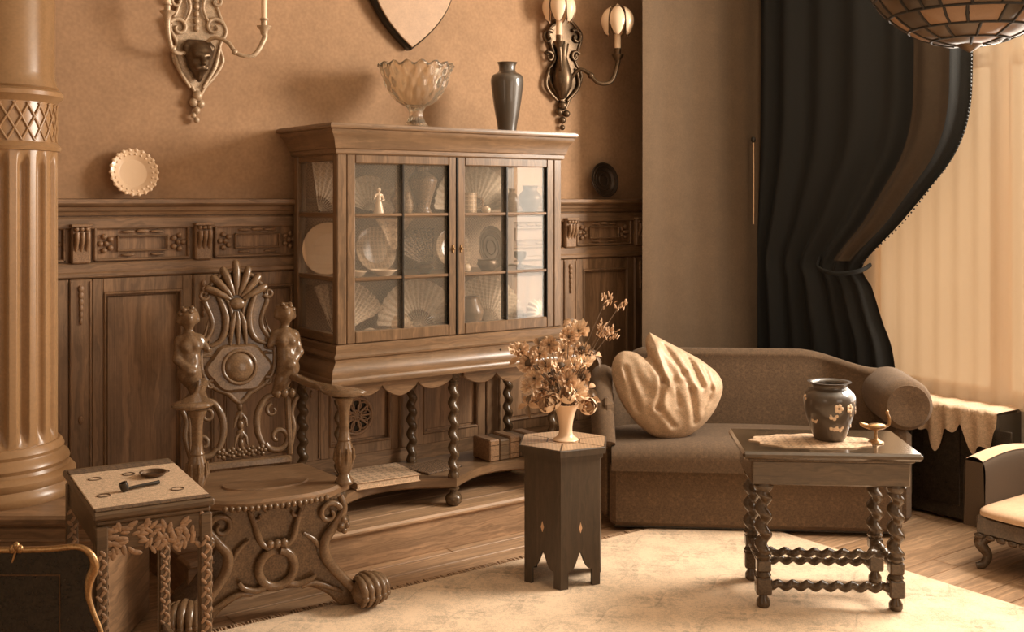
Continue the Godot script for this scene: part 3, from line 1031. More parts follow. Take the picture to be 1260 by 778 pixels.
# ---------- hexagonal taboret ----------
func build_tabouret() -> void:
	var p := on_y(686, 728, 0.0)
	var cc := cam((693.0 - 630.0) / F * 4.5, .0125, 4.49)
	var t := thing("hexagonal_side_table", "dark hexagonal Moorish side table with pearl inlay and arched feet, bearing the flower vase", "table", cc, -YAW)
	var R := .175
	var h := .5525
	var angs := []
	for k in 6: angs.append(deg_to_rad(-66.0 + 60.0 * k))
	var vert := func(k: int, r: float) -> Vector3: return Vector3(r * sin(angs[k % 6]), 0, r * cos(angs[k % 6]))
	var w := R                   # side of a hexagon equals its radius
	for k in 6:
		var a: Vector3 = vert.call(k, R)
		var b2: Vector3 = vert.call(k + 1, R)
		var mid := (a + b2) / 2
		var x := (b2 - a).normalized()
		var z := mid.normalized()
		var q := mb(Transform3D(Basis(x, Vector3.UP, z), mid))
		var hw := w / 2
		# keyhole arch between two feet
		var poly := [Vector2(-hw, 0), Vector2(-hw, h - .025), Vector2(hw, h - .025), Vector2(hw, 0), Vector2(hw - .034, 0), Vector2(hw - .034, .06)]
		for i in 13:
			var s := i / 12.0
			var ang := s * PI
			var ox := cos(ang) * (.045 if s not in [0.0, 1.0] else .053)
			poly.append(Vector2(ox * (1.0 - .55 * sin(ang)), .065 + .02 * sin(ang) + .055 * pow(sin(ang), 3.0)))
		poly.append_array([Vector2(-hw + .034, .06), Vector2(-hw + .034, 0)])
		q.prism(poly, -.016, 0.0, .0)
		var side := part("side_panel", q, M.tabouret, t)
		var i1 := mb(Transform3D(Basis(x, Vector3.UP, z), mid))
		i1.prism([Vector2(0, .215), Vector2(.007, .235), Vector2(0, .258), Vector2(-.007, .235)], -.002, .0015, .0)
		part("pearl_inlay", i1, M.pearl, side)
	var tp := mb()
	var poly2 := []
	for k in 6:
		var q: Vector3 = vert.call(k, R + .026)
		poly2.append(Vector2(q.x, -q.z))
	tp.X = Transform3D(Basis(Vector3(1, 0, 0), -PI / 2), Vector3.ZERO)
	tp.prism(poly2, h - .026, h, .003, 20)
	var slab := part("table_top", tp, M.tabouret, t)
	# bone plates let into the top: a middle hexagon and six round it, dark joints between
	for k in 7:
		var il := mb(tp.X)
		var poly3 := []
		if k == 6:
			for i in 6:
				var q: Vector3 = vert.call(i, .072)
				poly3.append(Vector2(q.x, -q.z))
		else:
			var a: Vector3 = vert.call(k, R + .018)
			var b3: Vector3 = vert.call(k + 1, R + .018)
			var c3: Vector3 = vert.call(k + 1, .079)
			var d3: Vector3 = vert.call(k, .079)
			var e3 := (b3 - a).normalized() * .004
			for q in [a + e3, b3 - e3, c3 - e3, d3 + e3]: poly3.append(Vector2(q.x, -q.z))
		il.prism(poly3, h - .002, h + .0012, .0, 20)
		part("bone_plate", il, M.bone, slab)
	var rim := mb(tp.X)
	var outer := []
	for k in 6:
		var q: Vector3 = vert.call(k, R + .012)
		outer.append(Vector2(q.x, -q.z))
	rim.prism(outer, h - .045, h - .026, 0, 20)
	part("moulding", rim, M.tabouret, t)

# ---------- barley-twist table ----------
const TBL := Vector3(1.205, .61, 4.28)      # lateral, height, depth of the middle of its top
func table_pt(x: float, y: float, z: float) -> Vector3:     # a point in the table's own frame
	var c := cam(TBL.x, 0, TBL.z)
	return c + Basis(Vector3.UP, deg_to_rad(-YAW - 4.0)) * Vector3(x, y, z)
func build_twist_table() -> void:
	var t := thing("side_table", "dark polished side table with barley-twist legs and stretchers in front of the sofa", "table", cam(TBL.x, 0, TBL.z), -YAW - 4.0)
	var h := TBL.y
	var hx := .33
	var hz := .215
	var b := mb()
	b.box(Vector3(0, h - .014, 0), Vector3(2 * hx, .028, 2 * hz), .009)
	part("table_top", b, M.walnut_gloss_top, t)
	b = mb()
	b.box(Vector3(0, h - .034, 0), Vector3(2 * hx - .05, .014, 2 * hz - .05), .005)
	part("top_moulding", b, M.walnut_gloss, t)
	var lx := .245
	var lz := .15
	for s in [-1, 1]:
		b = mb()
		b.box(Vector3(0, h - .085, s * (lz + .02)), Vector3(2 * lx + .09, .09, .022), .004)
		part("apron", b, M.walnut_gloss_top, t)
		b = mb()
		b.box(Vector3(s * (lx + .035), h - .085, 0), Vector3(.022, .09, 2 * lz + .02), .004)
		part("apron", b, M.walnut_gloss_top, t)
	for sx in [-1, 1]:
		for sz in [-1, 1]:
			b = mb(T(Vector3(sx * lx, 0, sz * lz)))
			b.lathe([Vector2(.001, .012), Vector2(.020, .012), Vector2(.026, .02), Vector2(.026, .036), Vector2(.014, .056), Vector2(.014, .062), Vector2(.001, .062)], 16)
			b.box(Vector3(0, .095, 0), Vector3(.058, .066, .058), .006)
			b.lathe([Vector2(.001, .126), Vector2(.026, .126), Vector2(.03, .134), Vector2(.022, .148), Vector2(.001, .148)], 16)
			b.box(Vector3(0, .172, 0), Vector3(.052, .048, .052), .006)
			b.lathe([Vector2(.001, .195), Vector2(.026, .195), Vector2(.032, .206), Vector2(.022, .222), Vector2(.001, .222)], 16)
			twist(b, Vector3(0, .215, 0), Vector3(0, .455, 0), .029, 3.5, .34, 1, 16, 12)
			b.lathe([Vector2(.001, .445), Vector2(.022, .447), Vector2(.036, .462), Vector2(.038, .474), Vector2(.026, .49), Vector2(.03, .5), Vector2(.03, .53), Vector2(.001, .53)], 18)
			part("leg", b, M.walnut_gloss, t)
	# stretchers: front and back low, sides higher
	for s in [-1, 1]:
		b = mb()
		twist(b, Vector3(-lx + .025, .095, s * lz), Vector3(lx - .025, .095, s * lz), .019, 8.0, .34, 1, 14, 10)
		part("stretcher", b, M.walnut_gloss, t)
		b = mb()
		twist(b, Vector3(s * lx, .172, -lz + .022), Vector3(s * lx, .172, lz - .022), .018, 5.0, .34, 1, 14, 10)
		part("stretcher", b, M.walnut_gloss, t)
	b = mb()
	twist(b, Vector3(-lx + .02, .172, 0), Vector3(lx - .02, .172, 0), .018, 8.0, .34, 1, 14, 10)
	part("stretcher", b, M.walnut_gloss, t)
	# what stands on it
	var mt := mb()
	rng.seed = 5
	var poly := []
	for k in 60:
		var a := TAU * k / 60
		var w := 1.0 + .05 * cos(a * 12.0) + .03 * sin(a * 5.0)
		poly.append(Vector2(cos(a) * .235 * w, sin(a) * .125 * w))
	mt.X = Transform3D(Basis(Vector3(1, 0, 0), -PI / 2), Vector3.ZERO)
	mt.prism(poly, 0, .004, .0015)
	single("lace_mat", mt, M.cloth, "pale scalloped lace mat under the painted jar", "table mat", table_pt(-.035, h, .02), -YAW - 4.0)
	var jp := smooth2([Vector2(.052, 0), Vector2(.060, .008), Vector2(.075, .05), Vector2(.092, .10), Vector2(.099, .145), Vector2(.096, .175), Vector2(.078, .196), Vector2(.068, .205), Vector2(.070, .218), Vector2(.084, .226)])
	var jar := thing("pottery_jar", "round dark glazed jar with flower painting and wide lip on the lace mat", "jar", table_pt(.035, h + .004, -.01))
	part("body", vase_mb(jp, .007, 36), M.dark_glaze, jar)
	var pt := mb()
	rng.seed = 9
	for k in 11:
		var a := rng.randf_range(-2.4, .9)
		var y := rng.randf_range(.06, .165)
		var rr := .076 + (.024 * smoothstep(.05, .145, y)) - (.004 if y > .15 else 0.0)
		var o := Vector3(sin(a) * rr, y, cos(a) * rr)
		var bs := Basis(Vector3.UP, a)
		for j in 5:
			var q := j * TAU / 5
			pt.ball(o + bs * Vector3(cos(q) * .011, sin(q) * .011, 0), Vector3(.008, .008, .0025), 8, 5, bs)
	part("painted_blossom", pt, M.porcelain, jar, "stuff")
	# little bronze lamp shaped like a bird on a stem
	var br := thing("bronze_oil_lamp", "small bronze oil lamp on a stem beside the dark painted jar", "ornament", table_pt(.205, h, .02), -YAW)
	b = mb()
	b.lathe([Vector2(.001, 0), Vector2(.030, 0), Vector2(.030, .004), Vector2(.012, .012), Vector2(.006, .02), Vector2(.006, .045), Vector2(.012, .05), Vector2(.001, .052)], 18)
	part("foot", b, M.gilt, br)
	b = mb()
	b.ball(Vector3(0, .062, 0), Vector3(.042, .014, .022), 16, 10)
	sweep_tube(b, curve([Vector3(-.035, .064, 0), Vector3(-.052, .07, 0), Vector3(-.062, .078, 0)]), .010, .008, .004)
	part("bowl", b, M.gilt, br)
	b = mb()
	sweep_tube(b, curve([Vector3(.035, .062, 0), Vector3(.05, .07, 0), Vector3(.052, .095, 0), Vector3(.044, .115, 0)]), .006, .006, .004)
	b.ball(Vector3(.044, .117, 0), Vector3(.007, .009, .006), 8, 6)
	part("handle", b, M.gilt, br)

# ---------- sofa ----------
const SOFA := Vector3(1.15, 0, 5.38)     # lateral and depth of its middle
func sofa_pt(x: float, y: float, z: float) -> Vector3:
	return cam(SOFA.x + x, y, SOFA.z - z)
func build_sofa() -> void:
	var t := thing("sofa", "low settee in brown figured moquette with rolled arm below the window drape", "sofa", cam(SOFA.x, 0, SOFA.z), -YAW - 5.0)
	var hw := .72
	var b := mb()
	# box base: a rounded slab
	b.box(Vector3(0, .172, .03), Vector3(2 * hw - .10, .316, .56), .03)
	part("base", b, M.sofa, t)
	b = mb()
	b.box(Vector3(0, .0215, .02), Vector3(2 * hw - .14, .018, .54), .004)
	part("plinth", b, M.ebonised_and_shade, t)
	# seat cushion, slightly domed
	b = mb()
	var sx := hw - .06
	b.grid(func(u: float, v: float) -> Vector3:
		var x := lerpf(-sx, sx, u)
		var a := lerpf(-PI * .5, PI * .5, v)
		var q := sin(a)
		var z := signf(q) * pow(absf(q), .35) * .31 + .03
		var y := .29 + pow(maxf(cos(a), 0.0), .42) * (.108 + .018 * sin(u * PI))
		return Vector3(x, y, z), 40, 24, false, false, true)
	part("seat", b, M.sofa, t)
	# back: padded slab whose top rolls, ends sweep forward at the left
	b = mb()
	var back_top := func(u: float) -> float: return .785 - .07 * smoothstep(.72, 1.0, u) - .10 * smoothstep(.16, 0.0, u)
	b.grid(func(u: float, v: float) -> Vector3:
		var x := lerpf(-hw + .02, hw - .06, u)
		var fwd := .20 * pow(maxf(0.0, 1.0 - u / .12), 2.0) + .16 * smoothstep(.80, 1.0, u)
		var top: float = back_top.call(u)
		var pts := [Vector2(.36, -.20), Vector2(.52, -.215), Vector2(top - .07, -.235), Vector2(top - .02, -.235), Vector2(top, -.275), Vector2(top - .015, -.325), Vector2(top - .08, -.345), Vector2(.30, -.335), Vector2(.05, -.32)]
		var k := v * (pts.size() - 1)
		var i := mini(int(k), pts.size() - 2)
		var p: Vector2 = pts[i].cubic_interpolate(pts[i + 1], pts[maxi(i - 1, 0)], pts[mini(i + 2, pts.size() - 1)], k - i)
		return Vector3(x, p.x, p.y + fwd), 60, 32)
	part("backrest", b, M.sofa, t)
	# left arm: a thick curved end coming forward
	b = mb()
	var arm := curve([Vector3(-hw + .03, .62, -.28), Vector3(-hw + .015, .66, -.12), Vector3(-hw + .01, .64, .05), Vector3(-hw + .015, .55, .2), Vector3(-hw + .025, .40, .29)], 6)
	b.tube(arm, .055, 14, 1.0)
	b.box(Vector3(-hw + .035, .33, -.02), Vector3(.07, .56, .56), .03)
	part("arm", b, M.sofa, t)
	# right arm: bolster with a dark round end
	b = mb(Transform3D(Basis(Vector3(1, 0, 0), PI / 2), Vector3(hw - .02, .60, 0)))
	b.lathe([Vector2(.001, -.17), Vector2(.09, -.17), Vector2(.118, -.15), Vector2(.125, -.11), Vector2(.122, .22), Vector2(.112, .262), Vector2(.100, .272)], 32)
	part("bolster_arm", b, M.sofa, t)
	b = mb(Transform3D(Basis(Vector3(1, 0, 0), PI / 2), Vector3(hw - .02, .60, 0)))
	b.lathe([Vector2(.100, .271), Vector2(.096, .277), Vector2(.05, .274), Vector2(.012, .268), Vector2(.001, .268)], 32)
	part("bolster_end", b, M.sofa, t)
	b = mb()
	b.box(Vector3(hw - .04, .27, .06), Vector3(.09, .44, .40), .03)
	part("arm_panel", b, M.sofa, t)
	# cushion leaning in the left corner
	var c := mb()
	var k5 := 5.33 / F
	var ol := []
	for q in [[801, 409], [815, 417], [840, 430], [866, 445], [885, 462], [889, 480], [878, 505], [858, 527], [833, 539], [806, 537], [782, 520], [764, 495], [754, 466], [755, 445], [766, 433], [782, 434], [793, 441], [798, 438], [796, 420]]:
		ol.append(Vector2((q[0] - 820.0) * k5, -(q[1] - 478.0) * k5))
	ol.append(ol[0])
	ol = curve(ol, 6)
	var no := ol.size() - 1
	var creases := []           # the folds seen in the satin, [from, to, strength]
	for q in [[800, 438, 813, 472, 1.0], [813, 472, 806, 503, 1.0], [816, 424, 838, 462, .8], [838, 462, 847, 482, .7], [806, 503, 824, 524, .7], [847, 482, 852, 520, .9], [768, 455, 782, 505, .8], [864, 450, 873, 480, .7], [873, 480, 862, 506, .5], [845, 438, 861, 476, .8], [826, 470, 832, 500, .5]]:
		creases.append([Vector2((q[0] - 820.0) * k5, -(q[1] - 478.0) * k5), Vector2((q[2] - 820.0) * k5, -(q[3] - 478.0) * k5), q[4]])
	c.grid(func(u: float, v: float) -> Vector3:
		var e: Vector2 = ol[int(round(u * no))]
		var h := clampf(v, .00001, .99999) * PI
		var s := pow(sin(h), .75)
		var p := e * s
		var fold := .004 * sin((p.x * .95 + p.y * .3) * 70.0 + 2.0 * sin(p.y * 16.0))
		for q in creases:
			var dd: float = p.distance_to(Geometry2D.get_closest_point_to_segment(p, q[0], q[1]))
			fold += q[2] * (-.015 * exp(-pow(dd / .010, 2.0)) + .009 * exp(-pow((dd - .026) / .018, 2.0)))
		fold *= smoothstep(1.0, .82, s)
		return Vector3(p.x, p.y, (.105 * pow(maxf(0.0, 1.0 - s * s), .55) + fold) * signf(cos(h))), no, 88, true, false, true)
	var cs := single("throw_cushion", c, M.satin, "large pale satin cushion, crumpled and tilted, in the corner of the sofa", "cushion")
	cs.transform = Transform3D(Basis.from_euler(Vector3(deg_to_rad(-14), deg_to_rad(-YAW), 0)), cam((820.0 - 630.0) * 5.33 / F, EYE - (478.0 - HORIZON) * 5.33 / F, 5.33))

# ---------- window drape and portiere ----------
func build_drapes() -> void:
	var X := 4.92
	# right edge of the drape by height, read off the photograph on the plane x = X
	var edge := []
	for q in [[1201, -330], [1201, 60], [1197, 140], [1180, 190], [1150, 232], [1115, 276], [1066, 326], [1076, 352], [1087, 395], [1100, 450], [1116, 600]]:
		var p := on_x(q[0], q[1], X)
		edge.append(Vector2(p.z, p.y))
	edge[0].y = CEIL - .02
	edge[edge.size() - 1] = Vector2(edge[edge.size() - 2].x + .03, .03)
	var sm := curve(edge, 8)
	var zr := func(y: float) -> float:
		for k in sm.size() - 1:
			if y <= sm[k].y and y >= sm[k + 1].y:
				return lerpf(sm[k].x, sm[k + 1].x, (sm[k].y - y) / maxf(1e-5, sm[k].y - sm[k + 1].y))
		return sm[sm.size() - 1].x
	var tie_y: float = edge[6].y
	var b := mb()
	var zl := -4.40
	b.grid(func(u: float, v: float) -> Vector3:
		var y := lerpf(CEIL - .03, .03, v)
		var r: float = zr.call(y)
		var near := exp(-pow((y - tie_y) / .35, 2.0))
		var z := lerpf(zl, r, u)
		var pull := near * smoothstep(.35, 1.0, u)
		var amp := .034 * (1.0 - .55 * pull) * (.4 + .6 * smoothstep(0.0, .1, u))
		var f := .7 * sin(u * TAU * 7.3 + 1.6 * sin(u * 7.0) + .35 * sin(y * 1.7)) + .45 * sin(u * TAU * 3.1 + 1.0)
		var x := X + amp * f - .035 * pull
		# the leading edge folds back on itself
		x -= .05 * smoothstep(.80, .95, u) * smoothstep(tie_y - .05, tie_y + .3, y)
		return Vector3(x, y, z), 150, 80, false, false, true)
	var d := thing("window_drape", "heavy dark velvet window drape gathered by a tie-back beside the bright window", "curtain", Vector3.ZERO)
	part("panel", b, M.drape, d)
	# turned-back lining along the leading edge
	b = mb()
	b.grid(func(u: float, v: float) -> Vector3:
		var y := lerpf(CEIL - .03, tie_y + .02, v)
		var r: float = zr.call(y)
		var z := lerpf(zl, r, lerpf(.80, .945, u))
		return Vector3(X - .088 + .012 * sin(u * PI * 3.0 + 1.0) + .03 * exp(-pow((y - tie_y) / .3, 2.0)) * 0.0 - .012 * sin(u * PI), y, z), 16, 60, false, false, true)
	part("lining", b, M.drape_lining, d)
	b = mb()
	var zt: float = edge[6].x
	b.tube(curve([Vector3(X + .08, tie_y + .05, zt - .34), Vector3(X - .07, tie_y - .02, zt - .26), Vector3(X - .10, tie_y - .05, zt - .12), Vector3(X - .07, tie_y - .03, zt + .005), Vector3(X + .02, tie_y + .0, zt + .012)], 6), .007, 10, 1.7)
	part("tie_band", b, M.drape, d)
	# beaded trimming along the leading edge
	b = mb()
	var y := CEIL - .1
	while y > tie_y:
		b.ball(Vector3(X - .05, y, zr.call(y) + .006), Vector3(.005, .005, .005), 6, 4)
		y -= .018
	part("edging", b, M.drape, d)
	# lighter hanging on the main wall, next to it
	b = mb()
	var xa := on_z(789, 300, WZ + .34).x
	b.grid(func(u: float, v: float) -> Vector3:
		var yy := lerpf(CEIL - .03, .03, v)
		var x := lerpf(xa, WX - .06, u)
		var z := WZ + .34 + .007 * sin(u * TAU * 4.0 + .6 * sin(v * 4.0)) + .008 * sin(u * TAU * 1.7 + 1.0)
		return Vector3(x, yy, z), 90, 24, false, false, true)
	var h := thing("wall_hanging", "plain brown cloth hanging covering the corner behind the sofa", "curtain", Vector3.ZERO)
	part("panel", b, M.portiere, h)
	b = mb()
	for k in 1:
		b.tube([Vector3(xa - .03, CEIL - .03, WZ + .34), Vector3(WX - .14, CEIL - .03, WZ + .34)], .014, 10)
	part("rod", b, M.iron, h)
	b = mb()
	b.tube([Vector3(X - .02, CEIL - .02, zl - .03), Vector3(X - .02, CEIL - .02, -1.7)], .016, 10)
	part("rod", b, M.iron, d)
	# bell cord
	var pa := on_z(927, 172, -4.26)
	var pb := on_z(927, 276, -4.26)
	var cd := thing("curtain_cord", "thin pale curtain cord with dark knob hanging between the two brown curtains", "cord", pa)
	b = mb()
	b.ball(Vector3.ZERO, Vector3(.014, .018, .014), 10, 8)
	part("knob", b, M.iron, cd)
	b = mb()
	b.tube([Vector3(0, -.015, 0), Vector3(.002, (pb.y - pa.y) * .5, 0), Vector3(0, pb.y - pa.y, 0)], .0045, 8)
	part("cord", b, M.cord, cd)
	# sheer net over the glass
	b = mb()
	b.grid(func(u: float, v: float) -> Vector3:
		return Vector3(WX - .045 + .012 * sin(u * TAU * 22.0), lerpf(3.1, .56, v), lerpf(-3.82, -1.48, u)), 180, 4)
	single("sheer_curtain", b, M.sheer, "sheer pale net curtain across the bright window", "curtain")

# ---------- smooth union of capsules, meshed as surface nets ----------
func blob(bones: Array, cell: float, k: float) -> MB:      # bone: [a, b, ra, rb, squash z]
	var lo := Vector3.INF
	var hi := -Vector3.INF
	for q in bones:
		var r: float = maxf(q[2], q[3]) + cell * 3.0
		lo = lo.min(q[0] - Vector3.ONE * r).min(q[1] - Vector3.ONE * r)
		hi = hi.max(q[0] + Vector3.ONE * r).max(q[1] + Vector3.ONE * r)
	var nx := int((hi.x - lo.x) / cell) + 2
	var ny := int((hi.y - lo.y) / cell) + 2
	var nz := int((hi.z - lo.z) / cell) + 2
	var val := PackedFloat32Array()
	val.resize(nx * ny * nz)
	val.fill(1.0)
	for q in bones:
		var a: Vector3 = q[0]
		var ab: Vector3 = q[1] - a
		var l2 := maxf(ab.length_squared(), 1e-9)
		var reach: float = maxf(q[2], q[3]) + 3.0 * k + cell * 2.0
		var p0 := ((a.min(q[1]) - Vector3.ONE * reach) - lo) / cell
		var p1 := ((a.max(q[1]) + Vector3.ONE * reach) - lo) / cell
		for z in range(maxi(0, int(p0.z)), mini(nz - 1, int(p1.z)) + 1):
			for y in range(maxi(0, int(p0.y)), mini(ny - 1, int(p1.y)) + 1):
				for x in range(maxi(0, int(p0.x)), mini(nx - 1, int(p1.x)) + 1):
					var p := lo + Vector3(x, y, z) * cell
					var t := clampf((p - a).dot(ab) / l2, 0.0, 1.0)
					var d: float = (p - a - ab * t).length() - lerpf(q[2], q[3], t)
					var i := x + nx * (y + ny * z)
					var o := val[i]
					var h := maxf(k - absf(o - d), 0.0) / k
					val[i] = minf(o, d) - h * h * k * .25
	var out := mb()
	var id := {}
	for z in nz - 1:
		for y in ny - 1:
			for x in nx - 1:
				var i := x + nx * (y + ny * z)
				var s := [val[i], val[i + 1], val[i + nx], val[i + nx + 1], val[i + nx * ny], val[i + nx * ny + 1], val[i + nx * ny + nx], val[i + nx * ny + nx + 1]]
				var neg := 0
				for e in s: neg += 1 if e < 0.0 else 0
				if neg == 0 or neg == 8: continue
				var acc := Vector3.ZERO
				var cnt := 0
				for c in 8:
					for ax in 3:
						var bit := 1 << ax
						if c & bit: continue
						var a0: float = s[c]
						var a1: float = s[c | bit]
						if (a0 < 0.0) == (a1 < 0.0): continue
						var p := Vector3(c & 1, (c >> 1) & 1, (c >> 2) & 1)
						p[ax] += a0 / (a0 - a1)
						acc += p
						cnt += 1
				var g := Vector3(s[1] + s[3] + s[5] + s[7] - s[0] - s[2] - s[4] - s[6], s[2] + s[3] + s[6] + s[7] - s[0] - s[1] - s[4] - s[5], s[4] + s[5] + s[6] + s[7] - s[0] - s[1] - s[2] - s[3])
				id[i] = out.put(lo + (Vector3(x, y, z) + acc / cnt) * cell, g)
	for z in range(1, nz - 1):
		for y in range(1, ny - 1):
			for x in range(1, nx - 1):
				var i := x + nx * (y + ny * z)
				var st := [1, nx, nx * ny]
				for ax in 3:
					var j: int = i + st[ax]
					if (val[i] < 0.0) == (val[j] < 0.0): continue
					var u: int = st[(ax + 1) % 3]
					var w: int = st[(ax + 2) % 3]
					if not (id.has(i) and id.has(i - u) and id.has(i - w) and id.has(i - u - w)): continue
					var a: int = id[i - u - w]
					var b: int = id[i - w]
					var c: int = id[i]
					var d: int = id[i - u]
					if val[i] < 0.0:
						out.tri(a, b, c); out.tri(a, c, d)
					else:
						out.tri(a, c, b); out.tri(a, d, c)
	return out

# ---------- carved throne chair ----------
func build_throne() -> void:
	var t := thing("carved_armchair", "ornate carved and polished throne chair with shell crest, figures and scroll feet", "chair", cam(-.865, .0125, 4.03), -10)
	var W: Material = M.throne
	# ---- back, drawn in pixels of the photograph on its leaning plane
	var lean := deg_to_rad(-9.0)
	var BX := Transform3D(Basis(Vector3(1, 0, 0), lean), Vector3(-.03, .47, -.45))
	var P := func(px: float, py: float, z := 0.0) -> Vector3: return Vector3((px - 296.0) / 305.0, 1.272 - (py - 328.0) / 298.0 - .47, z)
	var P2 := func(px: float, py: float) -> Vector2: return Vector2((px - 296.0) / 305.0, 1.272 - (py - 328.0) / 298.0 - .47)
	var half := [[296, 333], [310, 336], [322, 345], [332, 358], [334, 372], [329, 384], [326, 398], [330, 410], [340, 424], [342, 444], [337, 462], [326, 474], [310, 482], [302, 490], [296, 494]]
	var outline := []
	for q in half: outline.append(P2.call(q[0], q[1]))
	outline = curve(outline, 3)
	var full := outline.duplicate()
	for k in range(outline.size() - 2, 0, -1): full.append(Vector2(-outline[k].x, outline[k].y))
	var b := mb(BX)
	b.prism(full, -.030, .004, .006)
	var sp := part("back_splat", b, W, t)
	# rolled rim of the splat and inner lyre bands
	b = mb(BX)
	var rim := []
	for q in outline: rim.append(Vector3(q.x, q.y, .004))
	b.tube(rim, .011, 8)
	var lyre := curve([P.call(326, 352, .008), P.call(318, 366, .014), P.call(311, 386, .018), P.call(311, 404, .018), P.call(318, 418, .014), P.call(330, 424, .01)], 5)
	sweep_tube(b, lyre, .007, .015, .008, 10)
	var lyre2 := curve([P.call(314, 362, .010), P.call(305, 376, .014), P.call(303, 396, .014), P.call(308, 414, .014)], 5)
	sweep_tube(b, lyre2, .005, .008, .005)
	sweep_tube(b, ring_pts(P.call(336, 362, .012), .020, 200, 560, 20, -1, .006), .009, .007, .005)
	sweep_tube(b, ring_pts(P.call(331, 470, .010), .018, 120, -220, 18, -1, .006), .008, .007, .004)
	b.mirror_x_local(BX)
	part("scroll_band", b, W, sp)
	# shell crest: seven lobes
	b = mb(BX)
	for k in 7:
		var a := deg_to_rad(90.0 + (k - 3) * 21.0)
		var c0: Vector3 = P.call(296, 372, .012)
		var e := c0 + Vector3(cos(a), sin(a), 0) * (.158 if k == 3 else .146 - .006 * absf(k - 3))
		sweep_tube(b, [c0 + Vector3(cos(a), sin(a), 0) * .03, c0.lerp(e, .45) + Vector3(0, 0, .01), c0.lerp(e, .8) + Vector3(0, 0, .012), e], .006, .016, .016, 10)
		b.ball(e, Vector3(.0165, .0165, .015), 10, 8)
	b.ball(P.call(296, 374, .014), Vector3(.034, .024, .018), 14, 10)
	part("shell_crest", b, W, sp)
	# husk pendant below the shell
	b = mb(BX)
	for k in 3:
		var x := (k - 1) * 7.0
		sweep_tube(b, curve([P.call(296 + x * .4, 384, .018), P.call(296 + x, 398, .024), P.call(296 + x * 1.4, 424, .014)], 5), .005, .013, .004, 8)
	part("husk_drop", b, W, sp)
	# cartouche with round boss
	b = mb(BX)
	var cart := []
	for k in 40:
		var a := TAU * k / 40
		var w := 1.0 + .05 * cos(a * 6.0) + .03 * cos(a * 2.0)
		cart.append(P2.call(296, 452) + Vector2(cos(a) * .128 * w, sin(a) * .104 * w))
	b.prism(cart, .0, .022, .012)
	b.tube(ring_pts(P.call(296, 451, .022), .066, 0, 360, 40), .008, 8)
	part("cartouche", b, W, sp)
	b = mb(BX)
	b.ball(P.call(296, 451, .018), Vector3(.060, .060, .022), 24, 14)
	part("boss", b, W, sp)
	# two winged half-figures leaning on the splat
	var fig := blob([
		[Vector3(0, .262, .012), Vector3(0, .276, .016), .030, .029],                 # head
		[Vector3(0, .262, .038), Vector3(0, .268, .042), .009, .007],                 # face
		[Vector3(0, .20, 0), Vector3(0, .245, .006), .018, .016],                     # neck
		[Vector3(-.032, .186, 0), Vector3(.032, .186, 0), .022, .022],                # shoulders
		[Vector3(0, .17, .008), Vector3(.004, .10, .012), .042, .034],                # chest
		[Vector3(.004, .10, .012), Vector3(.012, .05, .01), .036, .044],              # belly
		[Vector3(.012, .05, .012), Vector3(-.012, -.01, .006), .044, .030],           # hip
		[Vector3(-.012, -.01, .006), Vector3(-.04, -.052, 0), .028, .014],            # tail
		[Vector3(.042, .182, 0), Vector3(.056, .112, .02), .020, .016],               # upper arm
		[Vector3(.056, .112, .02), Vector3(.018, .062, .052), .016, .012],            # forearm
		[Vector3(.018, .062, .052), Vector3(.004, .056, .056), .013, .010],
		[Vector3(-.042, .182, 0), Vector3(-.064, .14, .015), .018, .014],
		[Vector3(0, .290, -.004), Vector3(0, .294, -.012), .034, .028],
		[Vector3(-.034, .262, .0), Vector3(-.03, .285, .0), .014, .014],
		[Vector3(.034, .262, .0), Vector3(.03, .285, .0), .014, .014],
		[Vector3(-.02, .158, .034), Vector3(-.018, .154, .04), .019, .016],
		[Vector3(.024, .158, .034), Vector3(.022, .154, .04), .019, .016],               # hair
		[Vector3(-.016, .27, -.02), Vector3(.016, .27, -.02), .022, .022],
	], .0062, .016)
	var fm := fig.mesh()
	var at_fig: Vector3 = P.call(352, 470, .012)
	for s in [-1, 1]:
		var o := part("carved_figure", fm, W, t)
		o.transform = BX * Transform3D(Basis(Vector3(s, 0, 0), Vector3(0, 1, 0), Vector3(0, 0, 1)).rotated(Vector3(0, 0, 1), -s * .05), Vector3(s * at_fig.x, at_fig.y, at_fig.z))
		b = mb()
		for k in 16:      # curls
			var ca := k * 2.4
			var cy := .27 + .042 * (1.0 - k / 15.0)
			var cr := .034 * sqrt(maxf(.05, 1.0 - pow((cy - .272) / .048, 2.0)))
			if sin(ca) > .35 and cy < .292: continue
			b.ball(Vector3(cos(ca) * cr, cy, sin(ca) * cr + .006), Vector3(.012, .011, .012), 8, 6)
		part("hair", b, W, o)
		b = mb()
		for k in 5:      # wing feathers
			sweep_tube(b, curve([Vector3(-.03, .16 - k * .012, -.012), Vector3(-.062 - k * .006, .20 - k * .022, -.012), Vector3(-.085 + k * .004, .265 - k * .036, -.008)], 4), .008, .012, .003, 8, .6)
		part("wing", b, W, o)
		b = mb()
		for k in 3:
			b.ball(Vector3(-.03 + k * .03, -.055, .004), Vector3(.017, .02, .016), 10, 8)
		part("berry", b, W, o)
	# openwork below: pendant, C scrolls, blossoms, rail
	b = mb(BX)
	for k in 5:
		var y := 498.0 + k * 11.0
		var w := [.012, .018, .014, .02, .012]
		b.ball(P.call(296, y, .0), Vector3(w[k], .022, .014), 10, 8)
		if k in [1, 3]:
			for s in [-1, 1]: sweep_tube(b, [P.call(296, y - 4, .004), P.call(296 + s * 6, y + 4, .008), P.call(296 + s * 8, y + 14, .004)], .006, .008, .003)
	part("husk_drop", b, W, t)
	b = mb(BX)
